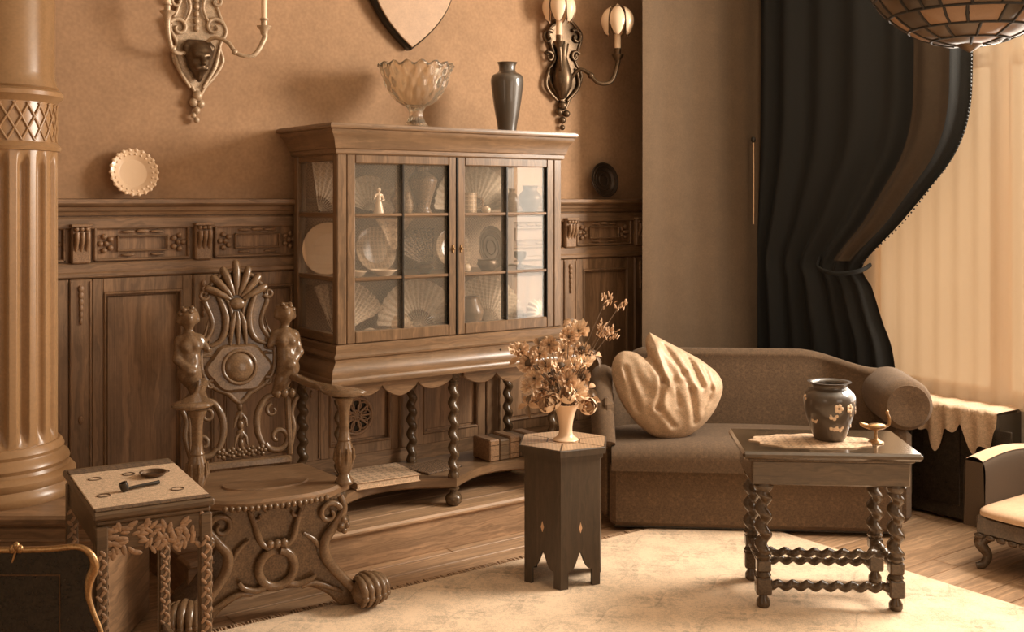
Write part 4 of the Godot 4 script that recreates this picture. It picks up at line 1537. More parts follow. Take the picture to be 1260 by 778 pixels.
	sweep_tube(b, curve([P.call(352, 486), P.call(330, 490), P.call(318, 508), P.call(317, 530), P.call(324, 548)], 6), .010, .016, .012, 10)
	sweep_tube(b, ring_pts(P.call(342, 539), .058, 200, 620, 26, -1, .010), .014, .011, .008, 10)
	sweep_tube(b, curve([P.call(368, 492), P.call(360, 510), P.call(362, 530), P.call(356, 556)], 5), .010, .013, .010, 10)
	sweep_tube(b, ring_pts(P.call(336, 506), .026, 90, 420, 16, -1, .008), .009, .008, .006)
	part("openwork_scroll", b, W, t)
	part("openwork_scroll", b.mirrored(BX), W, t)
	b = mb(BX)
	for k in 5:
		var c: Vector3 = P.call(272 + k * 12, 552, .008)
		for j in 5:
			b.ball(c + Vector3(cos(j * 1.257), sin(j * 1.257), 0) * .014, Vector3(.010, .010, .010), 8, 6)
		b.ball(c, Vector3(.009, .009, .014), 8, 6)
	part("carved_blossom", b, W, t)
	b = mb(BX)
	b.box(P.call(296, 566), Vector3(.40, .035, .045), .008)
	part("back_rail", b, W, t)
	for s in [-1, 1]:
		b = mb(BX)
		b.box(P.call(296 + s * 60, 520), Vector3(.022, .28, .03), .006)
		part("back_post", b, W, t)
	# ---- arms: flat tops widening to the front, balusters under them
	for s in [-1, 1]:
		b = mb()
		b.grid(func(u: float, v: float) -> Vector3:
			var path := [Vector3(.18, .812, -.47), Vector3(.215, .797, -.34), Vector3(.255, .794, -.2), Vector3(.285, .794, -.09), Vector3(.292, .797, -.01)]
			var k := v * 4.0
			var i := mini(int(k), 3)
			var p: Vector3 = path[i].cubic_interpolate(path[i + 1], path[maxi(i - 1, 0)], path[mini(i + 2, 4)], k - i)
			var w := .022 + .052 * smoothstep(.35, .75, v)
			var end := sqrt(maxf(0.0, 1.0 - pow(maxf(0.0, (v - .82) / .18), 2.0)))
			var a := u * TAU
			return Vector3(s * (p.x + (w * cos(a)) * maxf(end, .01)), p.y + .016 * sin(a) * maxf(pow(end, .5), .01), p.z), 18, 48, true, false, s > 0)
		part("arm", b, W, t)
		b = mb(T(Vector3(s * .275, 0, -.055)))
		b.lathe([Vector2(.001, .452), Vector2(.034, .452), Vector2(.036, .462), Vector2(.026, .476), Vector2(.020, .49), Vector2(.030, .51), Vector2(.038, .545), Vector2(.036, .58), Vector2(.024, .615), Vector2(.027, .622), Vector2(.022, .632), Vector2(.019, .66), Vector2(.020, .72), Vector2(.024, .75), Vector2(.032, .765), Vector2(.036, .778), Vector2(.046, .784), Vector2(.001, .785)], 18)
		for k in 8:       # leaves round the bulb
			var a := TAU * k / 8
			sweep_tube(b, [Vector3(cos(a) * .024, .515, sin(a) * .024), Vector3(cos(a) * .037, .55, sin(a) * .037), Vector3(cos(a) * .036, .59, sin(a) * .036)], .004, .009, .004, 6)
		part("arm_post", b, W, t)
	# ---- seat: waisted board with dished, figured top
	var seat := [Vector2(-.20, .02), Vector2(-.30, -.07), Vector2(-.27, -.22), Vector2(-.22, -.44), Vector2(.22, -.44), Vector2(.27, -.22), Vector2(.30, -.07), Vector2(.20, .02), Vector2(.11, .05), Vector2(0, .058), Vector2(-.11, .05)]
	var sp2 := []
	for q in seat: sp2.append(Vector2(q.x, -q.y))
	b = mb(Transform3D(Basis(Vector3(1, 0, 0), -PI / 2), Vector3.ZERO))
	b.prism(sp2, .425, .456, .01, 50)
	part("seat", b, M.throne_seat, t)
	b = mb(Transform3D(Basis(Vector3(1, 0, 0), -PI / 2), Vector3(0, .456, -.17)))
	b.prism(ring_pts(Vector3.ZERO, .165, 0, 351, 39, .10).map(func(q): return Vector2(q.x, q.y)), -.002, .006, .005)
	part("seat_medallion", b, M.throne_seat, t)
	b = mb()
	var x := -.19
	while x < .20:
		b.ball(Vector3(x, .428, .056 - .9 * x * x), Vector3(.011, .012, .012), 8, 6)
		x += .0218
	part("seat_beading", b, W, t)
	# ---- front and rear supports: a shaped board flaring to scroll feet, with carving
	var hs := curve([Vector2(.25, .425), Vector2(.235, .36), Vector2(.20, .30), Vector2(.165, .25), Vector2(.17, .20), Vector2(.215, .14), Vector2(.27, .085), Vector2(.32, .04), Vector2(.31, .0), Vector2(.25, .0), Vector2(.20, .05), Vector2(.14, .085), Vector2(.07, .095), Vector2(0, .10)], 4)
	var board := hs.duplicate()
	for k in range(hs.size() - 2, -1, -1): board.append(Vector2(-hs[k].x, hs[k].y))
	for z in [0.0, -.29]:
		b = mb(T(Vector3(0, 0.0 if z == 0.0 else -.012, z)))
		b.prism(board, -.05, -.012, .008)
		var bd := part("support_board", b, M.throne, t)
		if z < 0.0: continue
		b = mb(T(Vector3(0, 0, z - .008)))
		# outer S scrolls running down to the feet
		sweep_tube(b, curve([Vector3(.245, .42, 0), Vector3(.255, .37, .01), Vector3(.215, .31, .014), Vector3(.18, .26, .016), Vector3(.185, .20, .016), Vector3(.23, .135, .018), Vector3(.28, .08, .022), Vector3(.315, .05, .026)], 6), .012, .021, .018, 10)
		sweep_tube(b, ring_pts(Vector3(.20, .36, .012), .045, 20, 420, 24, -1, .01), .012, .010, .006, 10)
		sweep_tube(b, curve([Vector3(.10, .30, .01), Vector3(.14, .27, .014), Vector3(.16, .235, .014)], 5), .006, .011, .005)
		sweep_tube(b, curve([Vector3(.10, .41, .006), Vector3(.075, .34, .012), Vector3(.06, .29, .016), Vector3(.03, .26, .02)], 6), .008, .014, .008)
		sweep_tube(b, curve([Vector3(.25, .06, .012), Vector3(.20, .085, .014), Vector3(.14, .11, .014), Vector3(.09, .105, .014)], 5), .006, .012, .010)
		sweep_tube(b, ring_pts(Vector3(.07, .385, .008), .036, 160, -200, 20, -1, .008), .009, .008, .005)
		b.ball(Vector3(.245, .315, .016), Vector3(.026, .03, .022), 10, 8)
		for k in 4: b.ball(Vector3(.25 + .012 * cos(k * 1.6), .315 + .02 * sin(k * 1.6), .03), Vector3(.012, .012, .012), 8, 6)
		b.mirror_x_local(T(Vector3(0, 0, z - .008)))
		part("scroll_carving", b, W, bd)
		b = mb()
		b.tube(ring_pts(Vector3(0, .185, .004), .066, 100, 440, 30), .017, 10)
		sweep_tube(b, curve([Vector3(-.03, .13, .004), Vector3(-.075, .115, .006), Vector3(-.12, .13, .01), Vector3(-.14, .155, .01)], 5), .014, .012, .008, 10)
		sweep_tube(b, curve([Vector3(.03, .13, .004), Vector3(.075, .115, .006), Vector3(.12, .125, .01), Vector3(.145, .14, .01)], 5), .014, .012, .008, 10)
		for k in 3: b.ball(Vector3((k - 1) * .026, .275, .008), Vector3(.018, .018, .016), 10, 8)
		part("ring_scroll", b, W, bd)
	# scroll feet: ribbed leafy paws
	for s in [-1, 1]:
		b = mb(T(Vector3(s * .335, .062, .035), s * 20))
		b.ball(Vector3(0, -.004, 0), Vector3(.060, .056, .062), 16, 12)
		for k in 5:
			var a := deg_to_rad(-52.0 + k * 26.0)
			var pts := []
			for j in 9:
				var th := deg_to_rad(-60.0 + j * 26.0)
				pts.append(Vector3(sin(a) * (.018 + .046 * smoothstep(-1.3, .9, cos(th))), sin(th) * (.060 - .012 * absf(sin(a))), cos(th) * .070 * cos(a * .6)))
			sweep_tube(b, pts, .005, .0175, .010, 8)
			b.ball(pts[2], Vector3(.015, .013, .014), 8, 6)
		part("scroll_foot", b, M.throne, t)
	b = mb()
	b.box(Vector3(0, .20, -.165), Vector3(.05, .07, .25), .008)
	part("cross_rail", b, M.throne, t)

# ---------- small carved table at the left with things on it ----------
const STL := Vector3(-1.13, .70, 3.29)
func build_carved_stand() -> void:
	var at := cam(STL.x, 0, STL.z)
	var turn := -6.0
	var t := thing("carved_stand_table", "narrow oblong stand with leaf-carved apron and legs beside the stove column", "table", at, turn)
	var hx := .165
	var hz := .285
	var h := STL.y
	var b := mb()
	b.box(Vector3(0, h - .011, 0), Vector3(2 * hx, .022, 2 * hz), .006)
	part("table_top", b, M.walnut_mid, t)
	b = mb()
	b.box(Vector3(0, h - .030, 0), Vector3(2 * hx - .02, .016, 2 * hz - .02), .005)
	part("top_moulding", b, M.walnut_mid, t)
	for s in [-1, 1]:
		b = mb()
		b.box(Vector3(0, h - .074, s * (hz - .022)), Vector3(2 * hx - .05, .072, .016), .003)
		part("apron", b, M.walnut_mid, t)
		b = mb()
		b.box(Vector3(s * (hx - .022), h - .074, 0), Vector3(.016, .072, 2 * hz - .06), .003)
		part("apron", b, M.walnut_mid, t)
	rng.seed = 77
	# leaf carving: small pointed leaves over the front and right aprons
	var leaf := mb()
	var put_leaf := func(m: MB, c: Vector3, out: Vector3, up: float, len: float) -> void:
		var xx := out.cross(Vector3.UP).normalized()
		var bs := Basis(xx, Vector3.UP, out).rotated(out, up)
		m.ball(c, Vector3(len * .45, len, len * .15), 8, 6, bs)
	for f in 2:
		var n := 90 if f == 0 else 130
		for k in n:
			var along := rng.randf_range(-1, 1)
			var y := h - rng.randf_range(.044, .122 + .012 * cos(along * 14.0))
			var out := Vector3(0, 0, 1) if f == 0 else Vector3(1, 0, 0)
			var c := Vector3(along * (hx - .02), y, hz - .012) if f == 0 else Vector3(hx - .012, y, along * (hz - .02))
			put_leaf.call(leaf, c, out, rng.randf_range(-1.6, 1.6), rng.randf_range(.012, .019))
	part("leaf_carving", leaf, M.walnut_light, t, "stuff")
	for sx in [-1, 1]:
		for sz in [-1, 1]:
			b = mb()
			b.box(Vector3(sx * (hx - .024), (h - .04) / 2, sz * (hz - .024)), Vector3(.034, h - .04, .034), .004)
			var lg := part("leg", b, M.walnut_mid, t)
			var lf := mb()
			for k in 46:
				var y := .04 + (h - .14) * k / 46.0
				put_leaf.call(lf, Vector3(sx * (hx - .024) + .008 * sin(k * 2.1), y, sz * (hz - .024) + .018), Vector3(0, 0, 1), .7 * (1 if k % 2 else -1), .0125)
				put_leaf.call(lf, Vector3(sx * (hx - .024) + .018, y, sz * (hz - .024) + .008 * sin(k * 2.1)), Vector3(1, 0, 0), .7 * (1 if k % 2 else -1), .0125)
			part("leaf_carving", lf, M.walnut_light, lg, "stuff")
	for s in [-1, 1]:
		b = mb()
		b.box(Vector3(s * (hx - .024), .16, 0), Vector3(.02, .024, 2 * hz - .08), .004)
		part("stretcher", b, M.walnut_mid, t)
	# cloth on it: bordered runner, one end figured
	var loc := func(x: float, y: float, z: float) -> Vector3: return at + Basis(Vector3.UP, deg_to_rad(turn)) * Vector3(x, y, z)
	var r := thing("table_runner", "pale embroidered runner laid over the leaf-carved stand", "cloth", loc.call(0, h, 0), turn)
	b = mb()
	b.box(Vector3(0, .0025, .03), Vector3(2 * hx - .015, .005, .42), .002)
	part("cloth", b, M.linen, r)
	b = mb()
	b.box(Vector3(0, .0025, -.215), Vector3(2 * hx - .015, .005, .06), .002)
	part("border", b, M.cloth_dark, r)
	b = mb()
	b.box(Vector3(0, .0025, .258), Vector3(2 * hx - .015, .005, .028), .002)
	part("border", b, M.cloth_dark, r)
	for q in [[-.10, -.09], [.0, -.10], [.10, -.08], [-.11, .12], [.09, .15]]:
		b = mb()
		b.tube(ring_pts(Vector3.ZERO, .018, 0, 360, 12).map(func(p): return Vector3(p.x + q[0], .0055, p.y + q[1])), .0022, 5)
		part("embroidery", b, M.cloth_dark, r)
	b = vase_mb([Vector2(.026, 0), Vector2(.034, .004), Vector2(.040, .012), Vector2(.041, .014)], .003, 24)
	single("ring_dish", b, M.pewter, "small round metal dish on the pale runner", "dish", loc.call(.06, h + .005, -.04))
	var pp := thing("tobacco_pipe", "small dark pipe lying on the pale runner", "pipe", loc.call(.012, h + .005, .085), turn + 12)
	b = mb()
	sweep_tube(b, curve([Vector3(-.055, .007, .004), Vector3(0, .008, 0), Vector3(.045, .007, -.006)]), .005, .005, .006)
	part("stem", b, M.ebonised_and_shade, pp)
	b = mb(T(Vector3(-.06, .0, .005), 0, 0, 20))
	b.lathe([Vector2(.001, .002), Vector2(.010, .003), Vector2(.013, .014), Vector2(.012, .028), Vector2(.008, .028), Vector2(.007, .02), Vector2(.001, .018)], 14)
	part("bowl", b, M.ebonised_and_shade, pp)

# ---------- stove column on its pedestal, fire screen ----------
func build_column() -> void:
	var lat := -1.834
	var d := 3.9
	var yb := .51
	var t := thing("stove_column", "pale glazed fluted column of the stove with moulded base and latticed band", "column", cam(lat, yb, d), -YAW)
	var k := d / F                                   # metres per pixel at its depth
	var Y := func(py: float) -> float: return EYE - (py - HORIZON) * k - yb
	var b := mb()
	b.lathe([Vector2(.001, 0), Vector2(.268, 0), Vector2(.274, .012), Vector2(.272, .03), Vector2(.262, .042), Vector2(.258, .05), Vector2(.264, .06), Vector2(.264, .075), Vector2(.252, .09), Vector2(.244, .094), Vector2(.240, .105), Vector2(.245, .118), Vector2(.240, .132), Vector2(.226, .142), Vector2(.222, .15), Vector2(.226, .162), Vector2(.218, .178), Vector2(.212, .185), Vector2(.001, .186)], 64)
	part("base", b, M.column, t)
	# fluted shaft
	var f0: float = .182
	var f1: float = Y.call(186)
	b = mb()
	var n := 18
	b.grid(func(u: float, v: float) -> Vector3:
		var a := u * TAU
		var y := lerpf(f0, f1, v)
		var fl := pow(maxf(0.0, cos(a * n)), .5)
		var ends := smoothstep(0.0, .05, v) * smoothstep(1.0, .95, v)
		var r := .203 - .019 * fl * ends
		return Vector3(r * cos(a), y, -r * sin(a)), n * 14, 40, true)
	part("fluted_shaft", b, M.column, t)
	# banded capital
	var c0: float = f1
	var c1: float = Y.call(112)
	b = mb()
	b.lathe([Vector2(.19, c0 - .005), Vector2(.212, c0), Vector2(.218, c0 + .012), Vector2(.208, c0 + .022), Vector2(.199, c0 + .03), Vector2(.197, c1 - .045), Vector2(.206, c1 - .036), Vector2(.222, c1 - .022), Vector2(.224, c1 - .008), Vector2(.214, c1), Vector2(.19, c1 + .004)], 64)
	part("capital_band", b, M.column, t)
	b = mb()
	for s in [-1, 1]:
		for i in 26:
			var pts := []
			for j in 7:
				var q := j / 6.0
				var a: float = TAU * (i + s * q * 1.6) / 26.0
				pts.append(Vector3(.199 * cos(a), lerpf(c0 + .034, c1 - .048, q), -.199 * sin(a)))
			b.tube(pts, .005, 5)
	part("lattice", b, M.column, t)
	# smooth upper drum
	b = mb()
	b.lathe([Vector2(.2, c1), Vector2(.208, c1 + .01), Vector2(.200, c1 + .03), Vector2(.194, c1 + .06), Vector2(.194, CEIL - yb - .002), Vector2(.001, CEIL - yb - .001)], 64)
	part("upper_drum", b, M.column_glaze, t)
	# pedestal
	var p := thing("stove_pedestal", "dark wooden block pedestal under the pale fluted column", "pedestal", cam(-1.72, 0, 3.87), -YAW)
	b = mb()
	b.box(Vector3(0, .235, 0), Vector3(.72, .47, .50), .008)
	part("body", b, M.oak_h, p)
	b = mb()
	b.box(Vector3(0, .492, 0), Vector3(.76, .036, .54), .01)
	part("top_slab", b, M.oak_h, p)
	b = mb()
	b.box(Vector3(0, .425, .252), Vector3(.72, .012, .012), .004)
	b.box(Vector3(.354, .235, .252), Vector3(.012, .37, .012), .004)
	b.box(Vector3(0, .05, .255), Vector3(.72, .1, .02), .006)
	part("moulding", b, M.oak_h, p)
	# fire screen: black lacquer in a serpentine gilt frame
	var s := thing("fire_screen", "black lacquered fire screen panel in a curvy gilt frame", "screen", cam(-1.33, 0, 2.86), -YAW)
	var q := func(px: float, py: float) -> Vector2: return Vector2((px - 630.0) / F * 2.86 + 1.33, EYE - (py - HORIZON) / F * 2.86)
	var e := []
	for a in [[0, 676], [60, 675], [96, 672], [112, 680], [118, 695], [112, 712], [110, 730], [116, 752], [126, 778], [130, 810], [122, 880], [118, 960]]: e.append(q.call(a[0], a[1]))
	e = curve(e, 4)
	var full := e.duplicate()
	for i in range(e.size() - 1, -1, -1): full.append(Vector2(-.56 - (e[i].x - .07), e[i].y))
	var clean := []
	for i in full.size():
		if clean.is_empty() or clean[clean.size() - 1].distance_to(full[i]) > .003: clean.append(full[i])
	b = mb()
	b.prism(clean, -.012, .012, .003)
	part("panel", b, M.lacquer, s)
	b = mb()
	var rim := []
	var rr := []
	for i in clean.size():
		rim.append(Vector3(clean[i].x, clean[i].y, .008))
		var bulge := exp(-pow((clean[i].y - e[18].y) / .05, 2.0))
		rr.append(.007 + .006 * bulge)
	b.tube(rim, rr, 10)
	part("gilt_frame", b, M.gilt, s)
	b = mb()
	var i0: Vector2 = q.call(76, 706)
	b.tube([Vector3(-.55, i0.y, .013), Vector3(i0.x, i0.y, .013), Vector3(i0.x, .1, .013)], .0028, 6)
	part("inner_line", b, M.gilt_dull, s)
	b = mb()
	var m0: Vector2 = q.call(23, 674)
	for i in 3: b.ball(Vector3(m0.x + (i - 1) * .01, m0.y + (.008 if i == 1 else 0.0), .014), Vector3(.009, .012, .008), 8, 6)
	sweep_tube(b, curve([Vector3(m0.x, m0.y, .014), Vector3(m0.x - .006, m0.y - .02, .014), Vector3(m0.x - .012, m0.y - .035, .013)]), .004, .003, .002)
	part("gilt_mount", b, M.gilt, s)
	for i in [-.62, .02]:
		b = mb()
		b.box(Vector3(i, .02, 0), Vector3(.05, .04, .22), .01)
		part("foot", b, M.gilt_dull, s)

# ---------- wall lights, shield, plates ----------
func wp(px: float, py: float, out := .0) -> Vector3: return on_z(px, py, WZ + out)
func shifted(a: Array, o: Vector3) -> Array: return a.map(func(p): return p - o)
func build_wall_things() -> void:
	# left sconce: silvered cartouche with a satyr mask and two candle arms
	var o := wp(242, 90)
	var t := thing("wall_sconce", "silvered rococo wall sconce with mask and candle arms above the plate", "sconce", o)
	var L := func(px: float, py: float, out := .0) -> Vector3: return wp(px, py, out) - o
	var L2 := func(px: float, py: float) -> Vector2:
		var p := wp(px, py) - o
		return Vector2(p.x, p.y)
	var half := [[242, -70], [262, -58], [272, -30], [262, -6], [268, 20], [276, 40], [268, 58], [272, 76], [262, 94], [250, 108], [243, 122]]
	var pts := []
	for q in half: pts.append(L2.call(q[0], q[1]))
	pts = curve(pts, 4)
	var full := pts.duplicate()
	var cx: float = pts[0].x
	for k in range(pts.size() - 2, 0, -1): full.append(Vector2(2 * cx - pts[k].x, pts[k].y))
	var b := mb()
	b.prism(full, .0, .02, .006)
	part("back_plate", b, M.silvered, t)
	b = mb()
	var rim := []
	for q in full: rim.append(Vector3(q.x, q.y, .022))
	rim.append(rim[0])
	b.tube(rim, .008, 8)
	# leaf scrolls over the plate
	for s in [-1, 1]:
		sweep_tube(b, ring_pts(L.call(242 + s * 22, 34, .03), .042, 90 - s * 60, 90 + s * 330, 20, -1, .008), .010, .009, .005)
		sweep_tube(b, ring_pts(L.call(242 + s * 24, 2, .03), .032, 90 + s * 60, 90 - s * 300, 20, -1, .008), .009, .008, .005)
		sweep_tube(b, curve([L.call(242, -30, .03), L.call(242 + s * 12, -14, .035), L.call(242 + s * 8, 10, .035), L.call(242 + s * 16, 30, .03)], 5), .006, .009, .005)
		sweep_tube(b, curve([L.call(242 + s * 28, 60, .025), L.call(242 + s * 22, 84, .03), L.call(242 + s * 8, 108, .03)], 5), .007, .010, .006)
	for k in 6: b.ball(L.call(242, -10 + k * 9, .03), Vector3(.012, .016, .012), 8, 6)
	part("scrollwork", b, M.silvered, t)
	var mc: Vector3 = L.call(242, 76, .02)
	b = blob([
		[mc + Vector3(0, .0, .02), mc + Vector3(0, .03, .022), .052, .055],
		[mc + Vector3(0, -.03, .024), mc + Vector3(0, -.062, .02), .040, .020],
		[mc + Vector3(0, .012, .078), mc + Vector3(0, -.014, .09), .008, .013],
		[mc + Vector3(-.028, .022, .07), mc + Vector3(-.01, .02, .076), .010, .007],
		[mc + Vector3(.028, .022, .07), mc + Vector3(.01, .02, .076), .010, .007],
		[mc + Vector3(-.02, -.034, .062), mc + Vector3(.02, -.034, .062), .010, .010],
		[mc + Vector3(-.05, .03, .02), mc + Vector3(-.06, .06, .03), .016, .010],
		[mc + Vector3(.05, .03, .02), mc + Vector3(.06, .06, .03), .016, .010],
		[mc + Vector3(-.04, .07, .02), mc + Vector3(.04, .07, .02), .022, .022],
		[mc + Vector3(0, -.05, .04), mc + Vector3(0, -.085, .03), .016, .008],
	], .006, .014)
	part("mask", b, M.bronze, t)
	b = mb()
	for q in [[243, 118, .022], [238, 126, .018], [247, 128, .018], [242, 136, .016], [238, 142, .012], [242, 148, .013]]: b.ball(L.call(q[0], q[1], .025), Vector3(q[2], q[2] * 1.1, q[2]), 10, 8)
	part("fruit_drop", b, M.silvered, t)
	for s in [-1, 1]:
		var tip: Vector3 = L.call(325, 40, .16) if s > 0 else L.call(206, 22, .13)
		var arm := curve([L.call(248, 60, .03), L.call(262, 47, .07), L.call(280, 52, .11), L.call(292, 66, .14), L.call(312, 68, .16), tip + Vector3(0, -.03, 0), tip], 6) if s > 0 else curve([L.call(236, 62, .03), L.call(222, 66, .06), L.call(212, 60, .10), L.call(207, 42, .12), tip], 6)
		b = mb()
		sweep_tube(b, arm, .008, .0095, .013, 10)
		b.ball(L.call(289, 64, .135) if s > 0 else L.call(213, 60, .1), Vector3(.014, .014, .014), 10, 8)
		var am := part("arm", b, M.silvered, t)
		b = mb(T(tip))
		b.lathe([Vector2(.001, -.01), Vector2(.014, -.01), Vector2(.018, .01), Vector2(.030, .022), Vector2(.033, .028), Vector2(.013, .030), Vector2(.014, .05), Vector2(.019, .054), Vector2(.019, .06), Vector2(.001, .06)], 16)
		part("candle_cup", b, M.silvered, am)
		b = mb(T(tip))
		b.lathe([Vector2(.001, .058), Vector2(.0125, .058), Vector2(.0125, .20), Vector2(.004, .206), Vector2(.001, .206)], 14)
		b.tube([Vector3(0, .2, 0), Vector3(.001, .218, 0)], .0012, 5)
		part("candle", b, M.candle, am)
	# right sconce: bronze, with petal glass shades
	o = wp(692, 90)
	t = thing("wall_sconce", "bronze wall sconce with two petal-shaped glass shades right of the cabinet", "sconce", o)
	half = [[692, 20], [702, 30], [712, 44], [708, 62], [704, 76], [712, 92], [708, 108], [698, 122], [693, 134]]
	pts = []
	for q in half:
		var p := wp(q[0], q[1]) - o
		pts.append(Vector2(p.x, p.y))
	pts = curve(pts, 4)
	full = pts.duplicate()
	cx = pts[0].x
	for k in range(pts.size() - 2, 0, -1): full.append(Vector2(2 * cx - pts[k].x, pts[k].y))
	b = mb()
	b.prism(full, .0, .02, .006)
	part("back_plate", b, M.bronze, t)
	var R := func(px: float, py: float, out := .0) -> Vector3: return wp(px, py, out) - o
	b = mb()
	rim = []
	for q in full: rim.append(Vector3(q.x, q.y, .022))
	rim.append(rim[0])
	b.tube(rim, .009, 8)
	for s in [-1, 1]:
		sweep_tube(b, ring_pts(R.call(692 + s * 17, 46, .03), .042, 90 + s * 40, 90 - s * 330, 20, -1, .008), .011, .010, .006)
		sweep_tube(b, ring_pts(R.call(692 + s * 16, 70, .03), .032, 90 - s * 60, 90 + s * 300, 18, -1, .008), .010, .009, .006)
		sweep_tube(b, curve([R.call(692 + s * 16, 84, .025), R.call(692 + s * 20, 106, .03), R.call(692 + s * 6, 124, .03)], 5), .008, .012, .008)
	part("scrollwork", b, M.bronze, t)
	b = mb(T(R.call(692, 100, .05)))
	b.lathe([Vector2(.001, -.10), Vector2(.02, -.09), Vector2(.05, -.03), Vector2(.055, .02), Vector2(.04, .08), Vector2(.024, .13), Vector2(.03, .17), Vector2(.036, .20), Vector2(.001, .21)], 18)
	part("urn", b, M.bronze, t)
	b = mb()
	for q in [[692, 130, .026], [688, 138, .02], [697, 140, .02], [692, 148, .02], [692, 157, .015]]: b.ball(R.call(q[0], q[1], .025), Vector3(q[2], q[2], q[2]), 10, 8)
	part("fruit_drop", b, M.bronze, t)
	for s in [0, 1]:
		var tip: Vector3 = R.call(688, 56, .10) if s == 0 else R.call(760, 72, .20)
		b = mb()
		if s == 0:
			sweep_tube(b, curve([R.call(692, 96, .05), R.call(690, 80, .09), tip], 6), .012, .012, .014, 10)
		else:
			sweep_tube(b, curve([R.call(700, 100, .04), R.call(712, 86, .08), R.call(724, 90, .12), R.call(736, 102, .16), R.call(752, 100, .19), tip + Vector3(0, -.03, 0), tip], 6), .010, .011, .014, 10)
			b.ball(R.call(727, 93, .13), Vector3(.018, .018, .018), 10, 8)
		var am := part("arm", b, M.bronze, t)
		b = mb(T(tip))
		b.lathe([Vector2(.001, -.012), Vector2(.016, -.01), Vector2(.03, .012), Vector2(.034, .02), Vector2(.018, .024), Vector2(.018, .055), Vector2(.001, .056)], 16)
		part("candle_cup", b, M.bronze, am)
		b = mb(T(tip))
		b.lathe([Vector2(.001, .05), Vector2(.017, .05), Vector2(.017, .15), Vector2(.001, .151)], 14)
		part("candle_sleeve", b, M.candle, am)
		# six overlapping glass petals closing over the bulb
		for k in 6:
			var a := TAU * k / 6 + .3
			var petal := func(u: float, v: float) -> Vector3:
				var w := (u - .5) * 2.0
				var th := lerpf(-1.05, 1.42, v)
				var rr := .080 * cos(th) + .006 + .012 * smoothstep(.25, .0, v)
				var ang := w * .50 * pow(maxf(0.0, sin(PI * (v * .90 + .06))), .6)
				return Vector3(rr * sin(ang), .078 + .086 * sin(th), rr * cos(ang) * (1.0 + .10 * (1.0 - w * w)))
			b = mb(T(tip + Vector3(0, .12, 0), rad_to_deg(a)))
			b.grid(petal, 8, 12)
			var gp := part("glass_petal", b, M.milk_glass, am)
			b = mb(T(tip + Vector3(0, .12, 0), rad_to_deg(a)))
			var rm := []
			for i in 13: rm.append(petal.call(0.0, i / 12.0))
			for i in 13: rm.append(petal.call(1.0, 1.0 - i / 12.0) + Vector3(0, .0004, 0))
			b.tube(rm, .0024, 5)
			part("petal_rim", b, M.bronze, am)
		b = mb(T(tip + Vector3(0, .12, 0)))
		b.lathe([Vector2(.001, .158), Vector2(.012, .158), Vector2(.012, .166), Vector2(.005, .172), Vector2(.001, .176)], 12)
		part("finial", b, M.candle, am)
	# heraldic shield
	o = wp(499, 20)
	t = thing("heraldic_shield", "old pointed shield with pale scratched face and dark rim hung above the glass bowl", "shield", o)
	var e := []
	for q in [[499, 63], [515, 50], [531, 33], [544, 12], [550, -10], [552, -40], [553, -80]]:
		var p := wp(q[0], q[1]) - o
		e.append(Vector2(p.x, p.y))
	e = curve(e, 4)
	cx = e[0].x
	full = e.duplicate()
	for k in range(e.size() - 1, 0, -1): full.append(Vector2(2 * cx - e[k].x, e[k].y))
	b = mb(T(Vector3(0, 0, .02), 0, 3))
	b.prism(full, .0, .05, .014)
	part("body", b, M.iron, t)
	b = mb(T(Vector3(cx * .06, .004, .0215), 0, 3))
	b.prism(full.map(func(q): return q * .94), .046, .052, .003)
	part("face", b, M.shield_face, t)
	# plates on the dado rail
	plate("relief_plate", "pale relief-moulded plate with ruffled rim leaning on the panelling ledge", on_z(164, 213, WZ + .05), .098, M.porcelain, -12, true)
	plate("dark_plate", "dark metal plate with ridged rim leaning on the ledge right of the cabinet", on_z(742, 222, WZ + .055), .096, M.pewter_dark, -10, false)

func plate(called: String, label: String, at: Vector3, r: float, m: Material, tilt: float, ruffled: bool, turn := 0.0, group := "", sx := 1.0, cat := "plate") -> Node3D:
	var t := thing(called, label, cat, at, turn, group)
	var X := Transform3D(Basis(Vector3(1, 0, 0), deg_to_rad(90.0 + tilt)).scaled(Vector3.ONE), Vector3.ZERO)
	var b := mb(X)
	b.lathe([Vector2(.001, -.010), Vector2(r * .55, -.010), Vector2(r * .62, -.004), Vector2(r * .97, .010), Vector2(r, .014), Vector2(r * .97, .017), Vector2(r * .66, .006), Vector2(r * .60, .001), Vector2(r * .56, .0), Vector2(.001, .001)], 40, 50, sx, 1.0)
	part("dish", b, m, t)
	b = mb(X)
	var n := 22 if ruffled else 1
	if ruffled:
		for k in n:
			var a := TAU * k / n
			b.ball(Vector3(cos(a) * r * .97, .014, sin(a) * r * .97), Vector3(r * .09, .007, r * .09), 8, 6)
			b.ball(Vector3(cos(a) * r * .80, .011, sin(a) * r * .80), Vector3(r * .06, .004, r * .06), 8, 6)
		part("ruffled_rim", b, m, t)
	elif m in [M.pewter, M.pewter_dark]:
		for q in [.98, .80, .58, .34]:
			b.tube(ring_pts(Vector3.ZERO, r * q, 0, 360, 36).map(func(p): return Vector3(p.x * sx, .004 + .013 * smoothstep(.58, .98, q), p.y)), .0035, 6)
		part("ridge", b, m, t)
	return t

